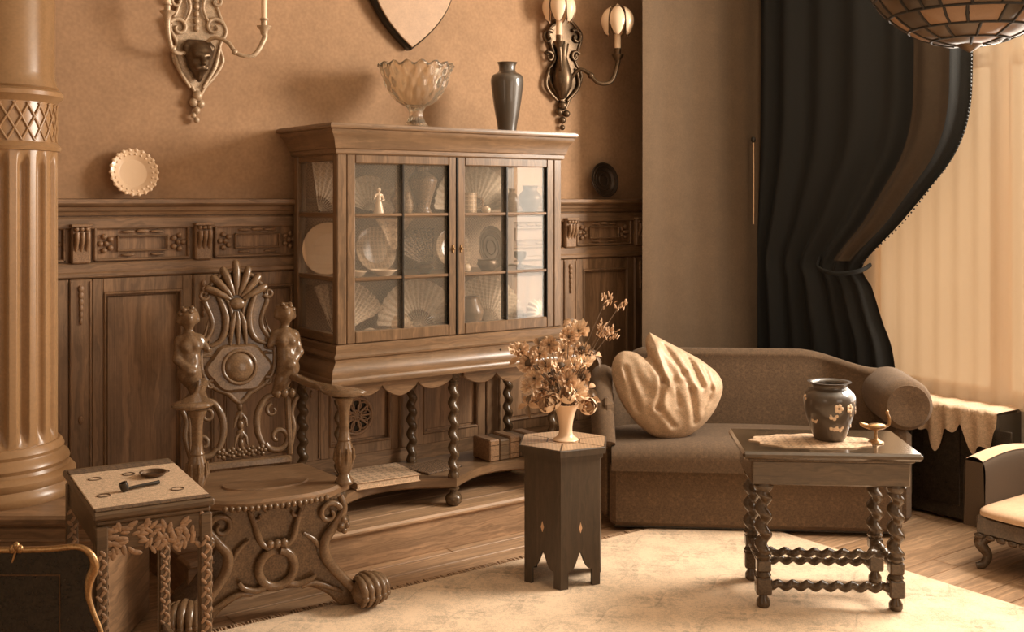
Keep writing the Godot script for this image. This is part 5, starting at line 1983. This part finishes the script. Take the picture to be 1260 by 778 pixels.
# ---------- pendant lamp ----------
func build_pendant() -> void:
	var d := 3.1
	var c := at_depth(1193, 57, d)
	var R := .30
	var o := Vector3(c.x, c.y + R * .93, c.z)
	var t := thing("pendant_lamp", "leaded art-glass bowl of the hanging lamp near the window", "lamp", o)
	# rows of panes from the bottom up, each its own curved piece with lead between
	rng.seed = 31
	var rows := 6
	var ph := [8.0, 20.0, 33.0, 46.0, 59.0, 73.0, 88.0]
	var lead := mb()
	var sq := .93
	var P := func(a: float, th: float, r: float) -> Vector3: return Vector3(r * sin(th) * cos(a), -r * cos(th) * sq, r * sin(th) * sin(a))
	for k in rows:
		var t0 := deg_to_rad(ph[k])
		var t1 := deg_to_rad(ph[k + 1])
		var n: int = [7, 12, 17, 21, 24, 26][k]
		var cuts := []
		for i in n: cuts.append(TAU * (i + .5 * (k % 2) + rng.randf_range(-.25, .25)) / n)
		for i in n:
			var a0: float = cuts[i]
			var a1: float = cuts[(i + 1) % n] + (TAU if i == n - 1 else 0.0)
			var m := (a1 - a0) * .05
			var b := mb()
			var puff := rng.randf_range(.0, .006)
			b.grid(func(u: float, v: float) -> Vector3: return P.call(lerpf(a0 + m, a1 - m, u), lerpf(t0 + .012, t1 - .012, v), R + puff * sin(u * PI) * sin(v * PI)), 5, 4)
			part("glass_pane", b, M["art_glass_%d" % (rng.randi() % 4)], t)
			lead.tube([P.call(a0, t0, R), P.call(a0 + .01, (t0 + t1) / 2, R), P.call(a0, t1, R)], .0042, 6)
		var ringp := []
		for i in 49: ringp.append(P.call(TAU * i / 48, t1, R))
		lead.tube(ringp, .0042, 6)
	part("lead_came", lead, M.lead, t)
	var b := mb()
	b.lathe([Vector2(.001, -R * sq - .018), Vector2(.012, -R * sq - .012), Vector2(.03, -R * sq), Vector2(.046, -R * sq + .008), Vector2(.04, -R * sq + .014), Vector2(.001, -R * sq + .016)], 20)
	part("bottom_boss", b, M.bronze, t)
	b = mb()
	b.lathe([Vector2(R - .012, -.03), Vector2(R + .010, -.028), Vector2(R + .014, -.01), Vector2(R + .008, .012), Vector2(R - .012, .012), Vector2(R - .012, -.03)], 48)
	part("rim", b, M.bronze, t)
	b = mb()
	for k in 3:
		var a := TAU * k / 3
		b.tube([Vector3(cos(a) * R, 0, sin(a) * R), Vector3(0, .55, 0)], .006, 6)
	b.tube([Vector3(0, .55, 0), Vector3(0, CEIL - o.y - .03, 0)], .008, 8)
	part("chain", b, M.bronze, t)
	b = mb(T(Vector3(0, CEIL - o.y, 0)))
	b.lathe([Vector2(.001, -.05), Vector2(.03, -.045), Vector2(.06, -.01), Vector2(.065, -.001), Vector2(.001, -.001)], 24)
	part("ceiling_rose", b, M.bronze, t)

# ---------- right: window bench, low stepped bench ----------
func build_window_side() -> void:
	var z0 := -3.38
	var z1 := -2.80
	var t := thing("window_bench", "dark low chest standing under the bright window, behind the sofa arm", "bench", Vector3((4.82 + WX) / 2, 0, (z0 + z1) / 2))
	var w := WX - 4.82
	var b := mb()
	b.box(Vector3(0, .28, 0), Vector3(w - .02, .54, z1 - z0), .01)
	part("body", b, M.ebonised_and_shade, t)
	b = mb()
	for k in 3: b.box(Vector3(-w / 2 + .008, .28, -.26 + .26 * k), Vector3(.012, .40, .2), .004)
	part("door_panel", b, M.ebonised_and_shade, t)
	# cloth spread over its top, hanging down in front with an uneven hem
	b = mb()
	b.grid(func(u: float, v: float) -> Vector3:
		var z := lerpf(z0 - .01, z1 + .01, u)
		var hem := .15 + .055 * sin(u * 17.0) + .03 * sin(u * 41.0 + 1.0)
		var s := v * (w * .9 + hem)
		var fold := .010 * sin(u * 46.0) * smoothstep(w * .9, w * .9 + .1, s)
		if s < w * .9: return Vector3(WX - .02 - s, .563 + .003 * sin(u * 30.0), z)
		return Vector3(4.82 - .012 + .0 - fold - .006, .563 - (s - w * .9), z), 90, 26, false, false, true)
	single("bench_cloth", b, M.linen, "thin pale cloth with uneven hem spread over the dark chest under the window", "cloth")
	# low bench with cabriole legs, its upper tier set back towards the window
	var bx := 4.28
	var bz := -2.60
	t = thing("low_bench", "low bench with bright padded top, dark frame and short cabriole legs by the window", "bench", Vector3(bx + .25, 0, bz + .35))
	b = mb()
	b.box(Vector3(0, .185, 0), Vector3(.48, .085, .68), .012)
	part("frame", b, M.walnut_gloss, t)
	b = mb()
	b.grid(func(u: float, v: float) -> Vector3:
		var a := u * TAU
		var k := 1.0 / pow(pow(absf(cos(a)), 8.0) + pow(absf(sin(a)), 8.0), .125)
		var h := v * PI * .5
		return Vector3(cos(a) * k * .25 * pow(sin(h), .3), .226 + .042 * pow(cos(h), .6), -sin(a) * k * .35 * pow(sin(h), .3)), 64, 10, true, false, true)
	part("padded_top", b, M.velvet_pale, t)
	for sx in [-1, 1]:
		for sz in [-1, 1]:
			b = mb()
			sweep_tube(b, curve([Vector3(sx * .20, .15, sz * .30), Vector3(sx * .225, .11, sz * .325), Vector3(sx * .205, .06, sz * .305), Vector3(sx * .215, .02, sz * .315), Vector3(sx * .235, .010, sz * .335)], 5), .034, .020, .014, 10)
			part("leg", b, M.walnut_gloss, t)
	b = mb()
	for k in 14: b.ball(Vector3(-.244, .142, -.32 + k * .049), Vector3(.010, .012, .022), 8, 6)
	part("carved_edge", b, M.walnut_gloss, t)
	b = mb()      # low padded end towards the far side
	b.grid(func(u: float, v: float) -> Vector3:
		var x := lerpf(-.17, .26, u)
		var pts := [Vector2(.15, -.335), Vector2(.30, -.335), Vector2(.40, -.335), Vector2(.435, -.35), Vector2(.445, -.385), Vector2(.43, -.425), Vector2(.36, -.435), Vector2(.15, -.435)]
		var k := v * (pts.size() - 1)
		var i := mini(int(k), pts.size() - 2)
		var p: Vector2 = pts[i].cubic_interpolate(pts[i + 1], pts[maxi(i - 1, 0)], pts[mini(i + 2, pts.size() - 1)], k - i)
		return Vector3(x, p.x + .02 * sin(u * PI) * smoothstep(.3, .44, p.x), p.y), 20, 28)
	b.quad(Vector3(-.17, .15, -.335), Vector3(-.17, .43, -.345), Vector3(-.17, .43, -.425), Vector3(-.17, .15, -.435))
	part("end_rest", b, M.bench_side, t)
	b = mb()
	b.grid(func(u: float, v: float) -> Vector3:
		return Vector3(lerpf(-.172, .262, u), .436 + .02 * sin(u * PI) + .014 * sin(v * PI), lerpf(-.345, -.425, v)), 20, 8)
	part("end_rest_cap", b, M.velvet_pale, t)

# ---------- things on and in the display cabinet ----------
func fan_mesh(r0: float, r1: float, spread: float, folds: int, depth := .006) -> MB:
	# pleated leaf of a fan in the x, y plane, pivot at the origin, opening upwards
	var b := mb()
	b.grid(func(u: float, v: float) -> Vector3:
		var a := deg_to_rad(90.0 + spread * (.5 - u))
		var r := lerpf(r0, r1, v)
		var z := depth * (absf(fposmod(u * folds, 1.0) - .5) * 4.0 - 1.0) * (.4 + .6 * v)
		return Vector3(cos(a) * r, sin(a) * r, z), folds * 4, 6)
	return b
func fan(label: String, at: Vector3, r: float, spread: float, tilt: float, roll: float, leaf: Material, stick: Material, folds := 14, inner := .42) -> void:
	var t := thing("folding_fan", label, "fan", at)
	t.transform.basis = Basis(Vector3(1, 0, 0), deg_to_rad(tilt)) * Basis(Vector3(0, 0, 1), deg_to_rad(roll))
	part("fan_leaf", fan_mesh(r * inner, r, spread, folds), leaf, t)
	for k in folds + 1:
		var a := deg_to_rad(90.0 + spread * (.5 - float(k) / folds))
		var b := mb()
		var e := Vector3(cos(a), sin(a), 0)
		b.tube([e * .004, e * r * (inner + .04)], [.0018, .004], 5, .5)
		part("stick", b, stick, t)
	var g := mb()
	g.ball(Vector3.ZERO, Vector3(.007, .007, .008), 8, 6)
	part("rivet", g, M.pewter, t)
func pot(called: String, label: String, cat: String, at: Vector3, prof: Array, m: Material, group := "") -> Node3D:
	var t := thing(called, label, cat, at, 0, group)
	part("body", vase_mb(smooth2(prof, 3), .004, 22), m, t)
	return t

func build_contents() -> void:
	var ym := 1.213 + .0005
	var yt := 1.485 + .0005
	var yb := .9405
	var zb := CZ - .12          # near the back panel
	var zm := CZ - .02
	var zf := CZ + .10
	var X := func(px: float, z: float) -> float: return on_z(px, 300, z).x
	var at := func(px: float, y: float, z: float) -> Vector3: return Vector3(on_z(px, 300, z).x, y, z)
	# top shelf
	fan("half-open lace fan standing behind the cabinet's side pane, top shelf", Vector3(CX - CW + .07, yt + .012, CZ - .10), .235, 88, -8, -38, M.fan_lace, M.fan_paper, 9, .3)
	fan("small pleated pale fan with open ribs standing upright on the top shelf", at.call(456, yt + .012, zb + .05), .165, 150, -8, 0, M.fan_paper, M.fan_paper, 13, .25)
	fan("large pleated pale fan spread behind the tall vase on the top shelf", at.call(585, yt + .012, zb + .02), .235, 176, -7, 0, M.fan_paper, M.fan_paper, 19, .3)
	figurine("small pale porcelain figurine at the left end of the top shelf", at.call(427, yt, zf - .02), .15)
	figurine("small pale porcelain figurine beside the ribbed fan on the top shelf", at.call(466, yt, zf - .02), .12)
	var slim := [Vector2(.018, 0), Vector2(.022, .006), Vector2(.014, .02), Vector2(.030, .055), Vector2(.032, .075), Vector2(.014, .10), Vector2(.018, .13), Vector2(.02, .135)]
	pot("bud_vase", "slim spotted bud vase next to the tall jar on the top shelf", "vase", at.call(489, yt, zf - .02), slim, M.earthenware)
	pot("bud_vase", "slim pale bud vase close to the tall jar on the top shelf", "vase", at.call(502, yt, zf - .03), [Vector2(.014, 0), Vector2(.018, .006), Vector2(.026, .04), Vector2(.012, .085), Vector2(.015, .10)], M.porcelain_print)
	pot("baluster_vase", "tall brown baluster jar before the large fan on the top shelf", "vase", at.call(520, yt, zm + .02), [Vector2(.040, 0), Vector2(.042, .01), Vector2(.034, .03), Vector2(.046, .08), Vector2(.066, .14), Vector2(.066, .165), Vector2(.042, .19), Vector2(.034, .198), Vector2(.036, .215), Vector2(.040, .222)], M.earthenware)
	var mug := pot("mug", "printed straight mug standing before the large fan on the top shelf", "mug", at.call(577, yt, zf - .01), [Vector2(.036, 0), Vector2(.038, .004), Vector2(.037, .09), Vector2(.039, .095)], M.porcelain_print)
	var b := mb()
	b.tube(curve([Vector3(.036, .075, .01), Vector3(.062, .07, .02), Vector3(.062, .035, .02), Vector3(.036, .025, .01)]), .0045, 8)
	part("handle", b, M.porcelain_print, mug)
	pot("round_pot", "tiny pale round pot beside the printed mug", "pot", at.call(598, yt, zf), [Vector2(.014, 0), Vector2(.022, .012), Vector2(.02, .026), Vector2(.010, .032), Vector2(.012, .036)], M.porcelain)
	pot("small_jug", "small glazed ovoid vase behind the glazing bar on the top shelf", "vase", at.call(630, yt, zf - .02), [Vector2(.02, 0), Vector2(.024, .006), Vector2(.036, .05), Vector2(.03, .08), Vector2(.014, .10), Vector2(.018, .118)], M.earthenware)
	var jug := pot("dark_jug", "dark jug with a loop handle at the right end of the top shelf", "jug", at.call(652, yt, zm + .04), [Vector2(.026, 0), Vector2(.03, .006), Vector2(.058, .06), Vector2(.056, .085), Vector2(.034, .115), Vector2(.04, .135)], M.pewter)
	b = mb()
	b.tube(curve([Vector3(.036, .12, 0), Vector3(.075, .13, 0), Vector3(.082, .09, 0), Vector3(.056, .06, 0)]), .005, 8)
	part("handle", b, M.pewter, jug)
	# middle shelf
	plate("white_plate", "big plain white plate standing behind the cabinet's corner, middle shelf", Vector3(2.207, ym + .119, -4.43), .118, M.porcelain, -8, false, -50)
	plate("rimmed_dish", "broad tan dish with wide rim standing on the middle shelf", at.call(461, ym + .108, zb + .06), .108, M.porcelain_print, -12, false, 4)
	plate("painted_plate", "painted plate straddling the meeting of the doors, middle shelf", at.call(556, ym + .102, zb + .07), .10, M.porcelain_print, -12, false)
	plate("pewter_plate", "oval pewter plate with a bright centre on the middle shelf", at.call(604, ym + .104, zb + .08), .104, M.pewter, -10, false, 0, "", .78)
	# cloth hanging over the edge of the top shelf
	b = mb()
	var nx: float = X.call(492, zf)
	b.grid(func(u: float, v: float) -> Vector3:
		var w := lerpf(-.10, .10, u)
		var drop := (.15 - absf(w + .01) * 1.2) * v
		return Vector3(nx + w * (1.0 - .25 * v), yt - .017 - drop, zf - .045 + .008 * sin(u * 15.0) + .004 * v), 24, 10)
	single("lace_napkin", b, M.cloth, "pointed lace napkin hanging below the top shelf of the cabinet", "cloth")
	fan("dark half-open fan leaning on the middle shelf below the napkin", at.call(532, ym + .012, zm + .01), .20, 74, -14, 26, M.fan_dark, M.pewter, 10, .3)
	pot("lidded_bowl", "low round lidded metal bowl in front of the dark fan", "bowl", at.call(522, ym, zf - .02), [Vector2(.024, 0), Vector2(.028, .004), Vector2(.044, .025), Vector2(.044, .03), Vector2(.03, .044), Vector2(.008, .05), Vector2(.008, .056)], M.pewter)
	pot("small_dish", "flat oval pale dish on the middle shelf before the tan dish", "dish", at.call(472, ym, zf - .02), [Vector2(.03, 0), Vector2(.034, .004), Vector2(.058, .022), Vector2(.06, .026)], M.porcelain)
	pot("small_dish", "tiny shell-shaped dish at the left of the middle shelf", "dish", at.call(440, ym, zf - .02), [Vector2(.02, 0), Vector2(.024, .004), Vector2(.042, .022), Vector2(.044, .026)], M.porcelain)
	pot("sugar_bowl", "squat pewter bowl before the oval plate on the middle shelf", "bowl", at.call(600, ym, zf - .02), [Vector2(.03, 0), Vector2(.034, .005), Vector2(.05, .03), Vector2(.046, .048), Vector2(.05, .055)], M.pewter)
	pot("cream_pot", "little pale pot at the foot of the painted plate", "pot", at.call(574, ym, zf - .02), [Vector2(.014, 0), Vector2(.018, .004), Vector2(.022, .02), Vector2(.014, .034), Vector2(.017, .038)], M.porcelain)
	pot("bronze_cup", "small dark two-tier cup at the right end of the middle shelf", "cup", at.call(640, ym, zf - .03), [Vector2(.02, 0), Vector2(.022, .006), Vector2(.010, .02), Vector2(.010, .04), Vector2(.028, .06), Vector2(.03, .085)], M.pewter)
	# bottom
	fan("lace fan spread behind the cabinet's side pane, bottom compartment", Vector3(CX - CW + .13, yb + .012, CZ - .08), .225, 95, -10, -26, M.fan_lace, M.fan_paper, 10, .3)
	fan("big open lace fan rising slantwise in the bottom compartment", at.call(418, yb + .014, zm + .02), .255, 66, -14, -34, M.fan_lace, M.fan_paper, 12, .35)
	fan("wide semicircular painted fan spread in the bottom compartment", at.call(516, yb + .012, zb + .05), .225, 170, -8, 0, M.fan_paper, M.fan_paper, 18, .36)
	fan("lace-edged fan spread beside the squat vase in the bottom compartment", at.call(600, yb + .012, zb + .06), .225, 150, -10, -12, M.fan_lace, M.fan_paper, 16, .3)
	pot("squat_vase", "squat ribbed pale vase in the bottom compartment", "vase", at.call(580, yb, zm + .04), [Vector2(.034, 0), Vector2(.04, .006), Vector2(.056, .06), Vector2(.056, .085), Vector2(.036, .125), Vector2(.03, .14), Vector2(.036, .15)], M.earthenware)
	shell("pale ruffled shell standing at the foot of the painted fan", at.call(497, yb, zf - .03), .07)
	shell("pale pointed shell near the cabinet's right end, bottom compartment", at.call(664, yb, zm + .06), .085)
	b = mb()
	b.grid(func(u: float, v: float) -> Vector3:
		var w := lerpf(-.17, .17, u)
		return Vector3(X.call(446, zf) + w, yb + .010 + .028 * absf(sin(u * 9.0 + v * 3.0)) * sin(v * PI), zf - .07 + .15 * (v - .5)), 30, 14, false, false, true)
	single("crumpled_lace", b, M.cloth, "crumpled strip of lace on the floor of the cabinet", "cloth")
	# on top of the cabinet
	var top := 1.872
	var bp := on_z(512, 155, CZ)
	var bowl := thing("cut_glass_bowl", "large footed cut-glass bowl on top of the display cabinet", "bowl", Vector3(bp.x, top, CZ))
	var cut := func(a: float, y: float, r: float) -> float:
		return r * (1.0 + .045 * absf(sin(a * 9.0 + y * 30.0)) + .045 * absf(sin(a * 9.0 - y * 30.0)))
	var prof := smooth2([Vector2(.068, 0), Vector2(.070, .006), Vector2(.052, .022), Vector2(.034, .05), Vector2(.030, .08), Vector2(.040, .105), Vector2(.052, .112), Vector2(.088, .135), Vector2(.122, .18), Vector2(.142, .235), Vector2(.165, .30)], 4)
	b = mb()
	var inner := []
	for k in range(prof.size() - 1, 23, -1): inner.append(Vector2(prof[k].x - .012, prof[k].y + (.0 if k == prof.size() - 1 else .004)))
	inner.append(Vector2(.002, .125))
	var all := [Vector2(.002, 0)] + prof + inner
	b.grid(func(u: float, v: float) -> Vector3:
		var i := mini(int(round(v * (all.size() - 1))), all.size() - 1)
		var q: Vector2 = all[i]
		var a := u * TAU
		var r: float = cut.call(a, q.y, q.x) if i <= prof.size() and q.y > .02 else q.x
		var y := q.y
		if q.y > .29: y += .008 * cos(a * 16.0)
		return Vector3(r * cos(a), y, -r * sin(a)), 168, all.size() - 1, true)
	part("body", b, M.cut_glass, bowl)
	var vp := on_z(624, 160, CZ + .02)
	var v := thing("tall_vase", "tall slender dark glazed vase on top of the display cabinet", "vase", Vector3(vp.x, top, CZ + .02))
	part("body", vase_mb(smooth2([Vector2(.042, 0), Vector2(.044, .006), Vector2(.050, .05), Vector2(.066, .14), Vector2(.078, .23), Vector2(.080, .262), Vector2(.072, .285), Vector2(.046, .300), Vector2(.040, .312), Vector2(.042, .335), Vector2(.050, .348)]), .006, 32), M.dark_glaze, v)
	# on the platform shelf
	var ys := .2915
	var bk := thing("flat_album", "flat album with a figured pale cover lying on the cabinet's lower shelf", "book", Vector3(on_z(468, 590, CZ + .05).x, ys, CZ + .02), -4)
	b = mb()
	b.box(Vector3(0, .014, 0), Vector3(.30, .028, .24), .003)
	part("pages", b, M.linen, bk)
	b = mb()
	b.box(Vector3(0, .030, 0), Vector3(.312, .005, .25), .002)
	b.box(Vector3(0, .0025, 0), Vector3(.312, .005, .25), .002)
	part("cover", b, M.cloth, bk)
	b = mb()
	b.box(Vector3(0, .004, 0), Vector3(.22, .008, .17), .002)
	single("thin_folder", b, M.fan_dark, "thin dark folder lying on the cabinet's lower shelf", "folder", Vector3(on_z(536, 590, CZ).x, ys, CZ - .02), 12)
	for k in 5:
		var bx := mb()
		var hgt: float = [.105, .10, .108, .098, .104][k]
		bx.box(Vector3(0, hgt / 2, 0), Vector3(.058, hgt, .15), .006)
		var q := thing("bound_book", "brown leather-bound book in the row on the cabinet's lower shelf", "book", Vector3(3.03 + k * .0605, ys, CZ - .02), 0, "books on the cabinet's lower shelf")
		part("binding", bx, M.walnut_mid if k % 2 else M.oak_carved, q)
		var s := mb()
		for y in [.25, .75]: s.box(Vector3(0, hgt * y, .075), Vector3(.056, .004, .003), .001)
		part("raised_band", s, M.gilt_dull, q)

func figurine(label: String, at: Vector3, h: float) -> void:
	var k := h / .15
	var b := blob([
		[Vector3(0, .136, 0) * k, Vector3(0, .138, 0) * k, .012 * k, .012 * k],
		[Vector3(0, .115, 0) * k, Vector3(0, .125, 0) * k, .006 * k, .006 * k],
		[Vector3(-.012, .110, 0) * k, Vector3(.012, .110, 0) * k, .008 * k, .008 * k],
		[Vector3(0, .105, 0) * k, Vector3(0, .075, 0) * k, .014 * k, .012 * k],
		[Vector3(0, .075, 0) * k, Vector3(0, .012, 0) * k, .014 * k, .030 * k],
		[Vector3(.02, .108, 0) * k, Vector3(.026, .08, .012) * k, .006 * k, .005 * k],
		[Vector3(.026, .08, .012) * k, Vector3(.008, .078, .022) * k, .005 * k, .004 * k],
		[Vector3(-.02, .108, 0) * k, Vector3(-.03, .085, .004) * k, .006 * k, .005 * k],
	], .0038 * k, .006 * k)
	var t := thing("porcelain_figurine", label, "figurine", at)
	part("body", b, M.porcelain, t)
	var p := mb()
	p.lathe([Vector2(.001, 0), Vector2(.030 * k, 0), Vector2(.032 * k, .006 * k), Vector2(.026 * k, .012 * k), Vector2(.001, .013 * k)], 18)
	part("base", p, M.porcelain, t)
func shell(label: String, at: Vector3, r: float) -> void:
	var b := mb(T(Vector3(0, .004, 0), 0, -20))
	b.grid(func(u: float, v: float) -> Vector3:
		var a := deg_to_rad(lerpf(-20, 200, u))
		var rr := r * (v * .98 + .02) * (1.0 + .05 * cos(u * 60.0) * v) * (.8 + .2 * sin(a))
		return Vector3(cos(a) * rr, maxf(0.0, sin(a) * rr + r * .33), .03 * sin(v * PI) + .004 * cos(u * 60.0) * v), 60, 10)
	single("sea_shell", b, M.porcelain, label, "shell", at)

# ---------- flower vase on the hexagonal table ----------
func build_flowers() -> void:
	var base := cam((696.0 - 630.0) / F * 4.49, .5667, 4.49)
	var v := thing("flower_vase", "pale trumpet vase holding the bouquet on the hexagonal table", "vase", base)
	part("body", vase_mb(smooth2([Vector2(.050, 0), Vector2(.052, .005), Vector2(.034, .018), Vector2(.027, .04), Vector2(.030, .075), Vector2(.040, .115), Vector2(.052, .14), Vector2(.060, .15)]), .004, 28), M.porcelain, v)
	# blossoms: a few kinds, each flower a thing of its own
	var lab := {"pale": "pale ruffled open blossom in the bouquet on the hexagonal table", "mid": "tan rumpled blossom in the bouquet on the hexagonal table", "dark": "dark-eyed blossom in the bouquet on the hexagonal table", "rose": "big white rose drooping over the rim of the pale vase", "spray": "dry feathery spray rising from the bouquet towards the wall", "leaf": "pointed leafy sprig among the blossoms of the bouquet"}
	rng.seed = 1234
	var spots := [
		[700, 415, "mid"], [712, 408, "pale"], [693, 432, "pale"], [716, 432, "dark"], [676, 425, "mid"], [664, 437, "mid"], [640, 432, "mid"], [652, 448, "dark"], [672, 452, "pale"], [690, 452, "dark"], [706, 450, "pale"], [718, 446, "pale"], [658, 466, "pale"], [680, 470, "dark"], [698, 468, "mid"], [716, 466, "dark"], [667, 482, "mid"], [686, 486, "pale"], [708, 482, "pale"],
		[681, 494, "rose"], [699, 490, "rose"], [676, 499, "rose"], [722, 500, "rose"], [712, 494, "pale"], [650, 476, "pale"], [660, 494, "mid"], [724, 478, "leaf"], [650, 498, "leaf"], [732, 438, "leaf"], [704, 398, "leaf"], [662, 425, "leaf"], [728, 490, "leaf"], [640, 440, "leaf"],
		[742, 402, "spray"], [752, 408, "spray"], [764, 373, "spray"], [746, 368, "spray"]]
	var mouth := base + Vector3(0, .145, 0)
	for s in spots:
		var kind: String = s[2]
		var dz := rng.randf_range(-.09, .09) if kind != "rose" else -.07
		if kind == "spray": dz = .05
		var p := at_depth(s[0], s[1], 4.49 + dz)
		var t := thing({"pale": "blossom", "mid": "blossom", "dark": "blossom", "rose": "rose", "spray": "dry_spray", "leaf": "leaf_sprig"}[kind], lab[kind], {"rose": "rose", "spray": "dried spray", "leaf": "leaves"}.get(kind, "flower"), mouth, 0, {"rose": "roses in the bouquet", "spray": "dry sprays in the bouquet", "leaf": "leafy sprigs in the bouquet"}.get(kind, kind + " blossoms in the bouquet"))
		var e := p - mouth
		var inn := Vector3(e.x * .12, -.03, e.z * .12).limit_length(.05)
		var b := mb()
		b.tube(curve([inn, e * .45 + Vector3(0, .02, 0), e], 5), .0022, 5)
		part("stem", b, M.leaf, t)
		var out := (e + Vector3(0, .05, 0)).normalized()
		var toward := (Vector3(0, EYE, 0) - p).normalized()
		var nrm := (out * .6 + toward * .8 + Vector3(rng.randf_range(-.5, .5), rng.randf_range(-.3, .5), rng.randf_range(-.5, .5))).normalized()
		var ax := nrm.cross(Vector3.UP).normalized()
		var fr := Transform3D(Basis(ax, nrm, ax.cross(nrm)), e)
		if kind in ["pale", "mid", "dark"]:
			var r := rng.randf_range(.030, .046)
			for ringk in 2:
				b = mb(fr)
				var n := 6
				for k in n:
					var a0 := TAU * (k + .5 * ringk) / n
					var cup := (.35 if ringk == 0 else .75) + rng.randf_range(-.25, .25)
					b.grid(func(u: float, q: float) -> Vector3:
						var w := (u - .5) * 2.0 * pow(sin(PI * minf(q * .62 + .2, 1.0)), .5) * .66
						var rr := r * q * (1.0 if ringk == 0 else .62)
						return Vector3(cos(a0 + w) * rr, rr * cup * q + (.004 + .007 * q) * sin(u * 11.0 + k * 2.0), sin(a0 + w) * rr), 6, 5)
				part("petals", b, M["petal_" + ("pale" if kind == "pale" else "mid")], t)
			b = mb(fr)
			b.ball(Vector3(0, .006, 0), Vector3(.011, .009, .011) * (1.7 if kind == "dark" else .5), 8, 6)
			part("eye", b, M.petal_dark, t)
		elif kind == "rose":
			for ringk in 3:
				b = mb(fr)
				for k in 5:
					var a0 := TAU * (k + .4 * ringk) / 5
					b.grid(func(u: float, q: float) -> Vector3:
						var th := lerpf(-1.35, .75 - .12 * ringk, q)
						var rr := (.036 - .010 * ringk) * cos(th)
						var w := (u - .5) * 1.7 * sin(PI * minf(q * .75 + .2, 1.0))
						return Vector3(cos(a0 + w) * rr, .02 + .032 * sin(th), sin(a0 + w) * rr), 6, 6)
				part("petals", b, M.petal_pale, t)
		elif kind == "leaf":
			for k in 5:
				b = mb(fr)
				var a0 := TAU * k / 5 + rng.randf()
				var ln := rng.randf_range(.035, .06)
				b.grid(func(u: float, q: float) -> Vector3:
					var w := (u - .5) * 2.0 * .012 * sin(PI * q)
					return Vector3(cos(a0) * q * ln - sin(a0) * w, .02 * q - .03 * q * q + absf(w) * .5, sin(a0) * q * ln + cos(a0) * w), 4, 8)
				part("leaflet", b, M.leaf if k % 2 else M.dry_leaf, t)
		else:
			b = mb()
			for k in (30 if s[1] > 390 else 14):
				var q := rng.randf_range(.0, .03)
				var c := e - out * q + Vector3(rng.randf_range(-.025, .025), rng.randf_range(-.03, .02), rng.randf_range(-.02, .02))
				var dirn := (out * .8 + Vector3(rng.randf_range(-1, 1), rng.randf_range(-.6, .8), rng.randf_range(-1, 1)) * .8).normalized()
				b.ball(c + dirn * .014, Vector3(.004, .013, .0025), 6, 4, Basis(Quaternion(Vector3.UP, dirn)))
			part("florets", b, M.dry_leaf, t)
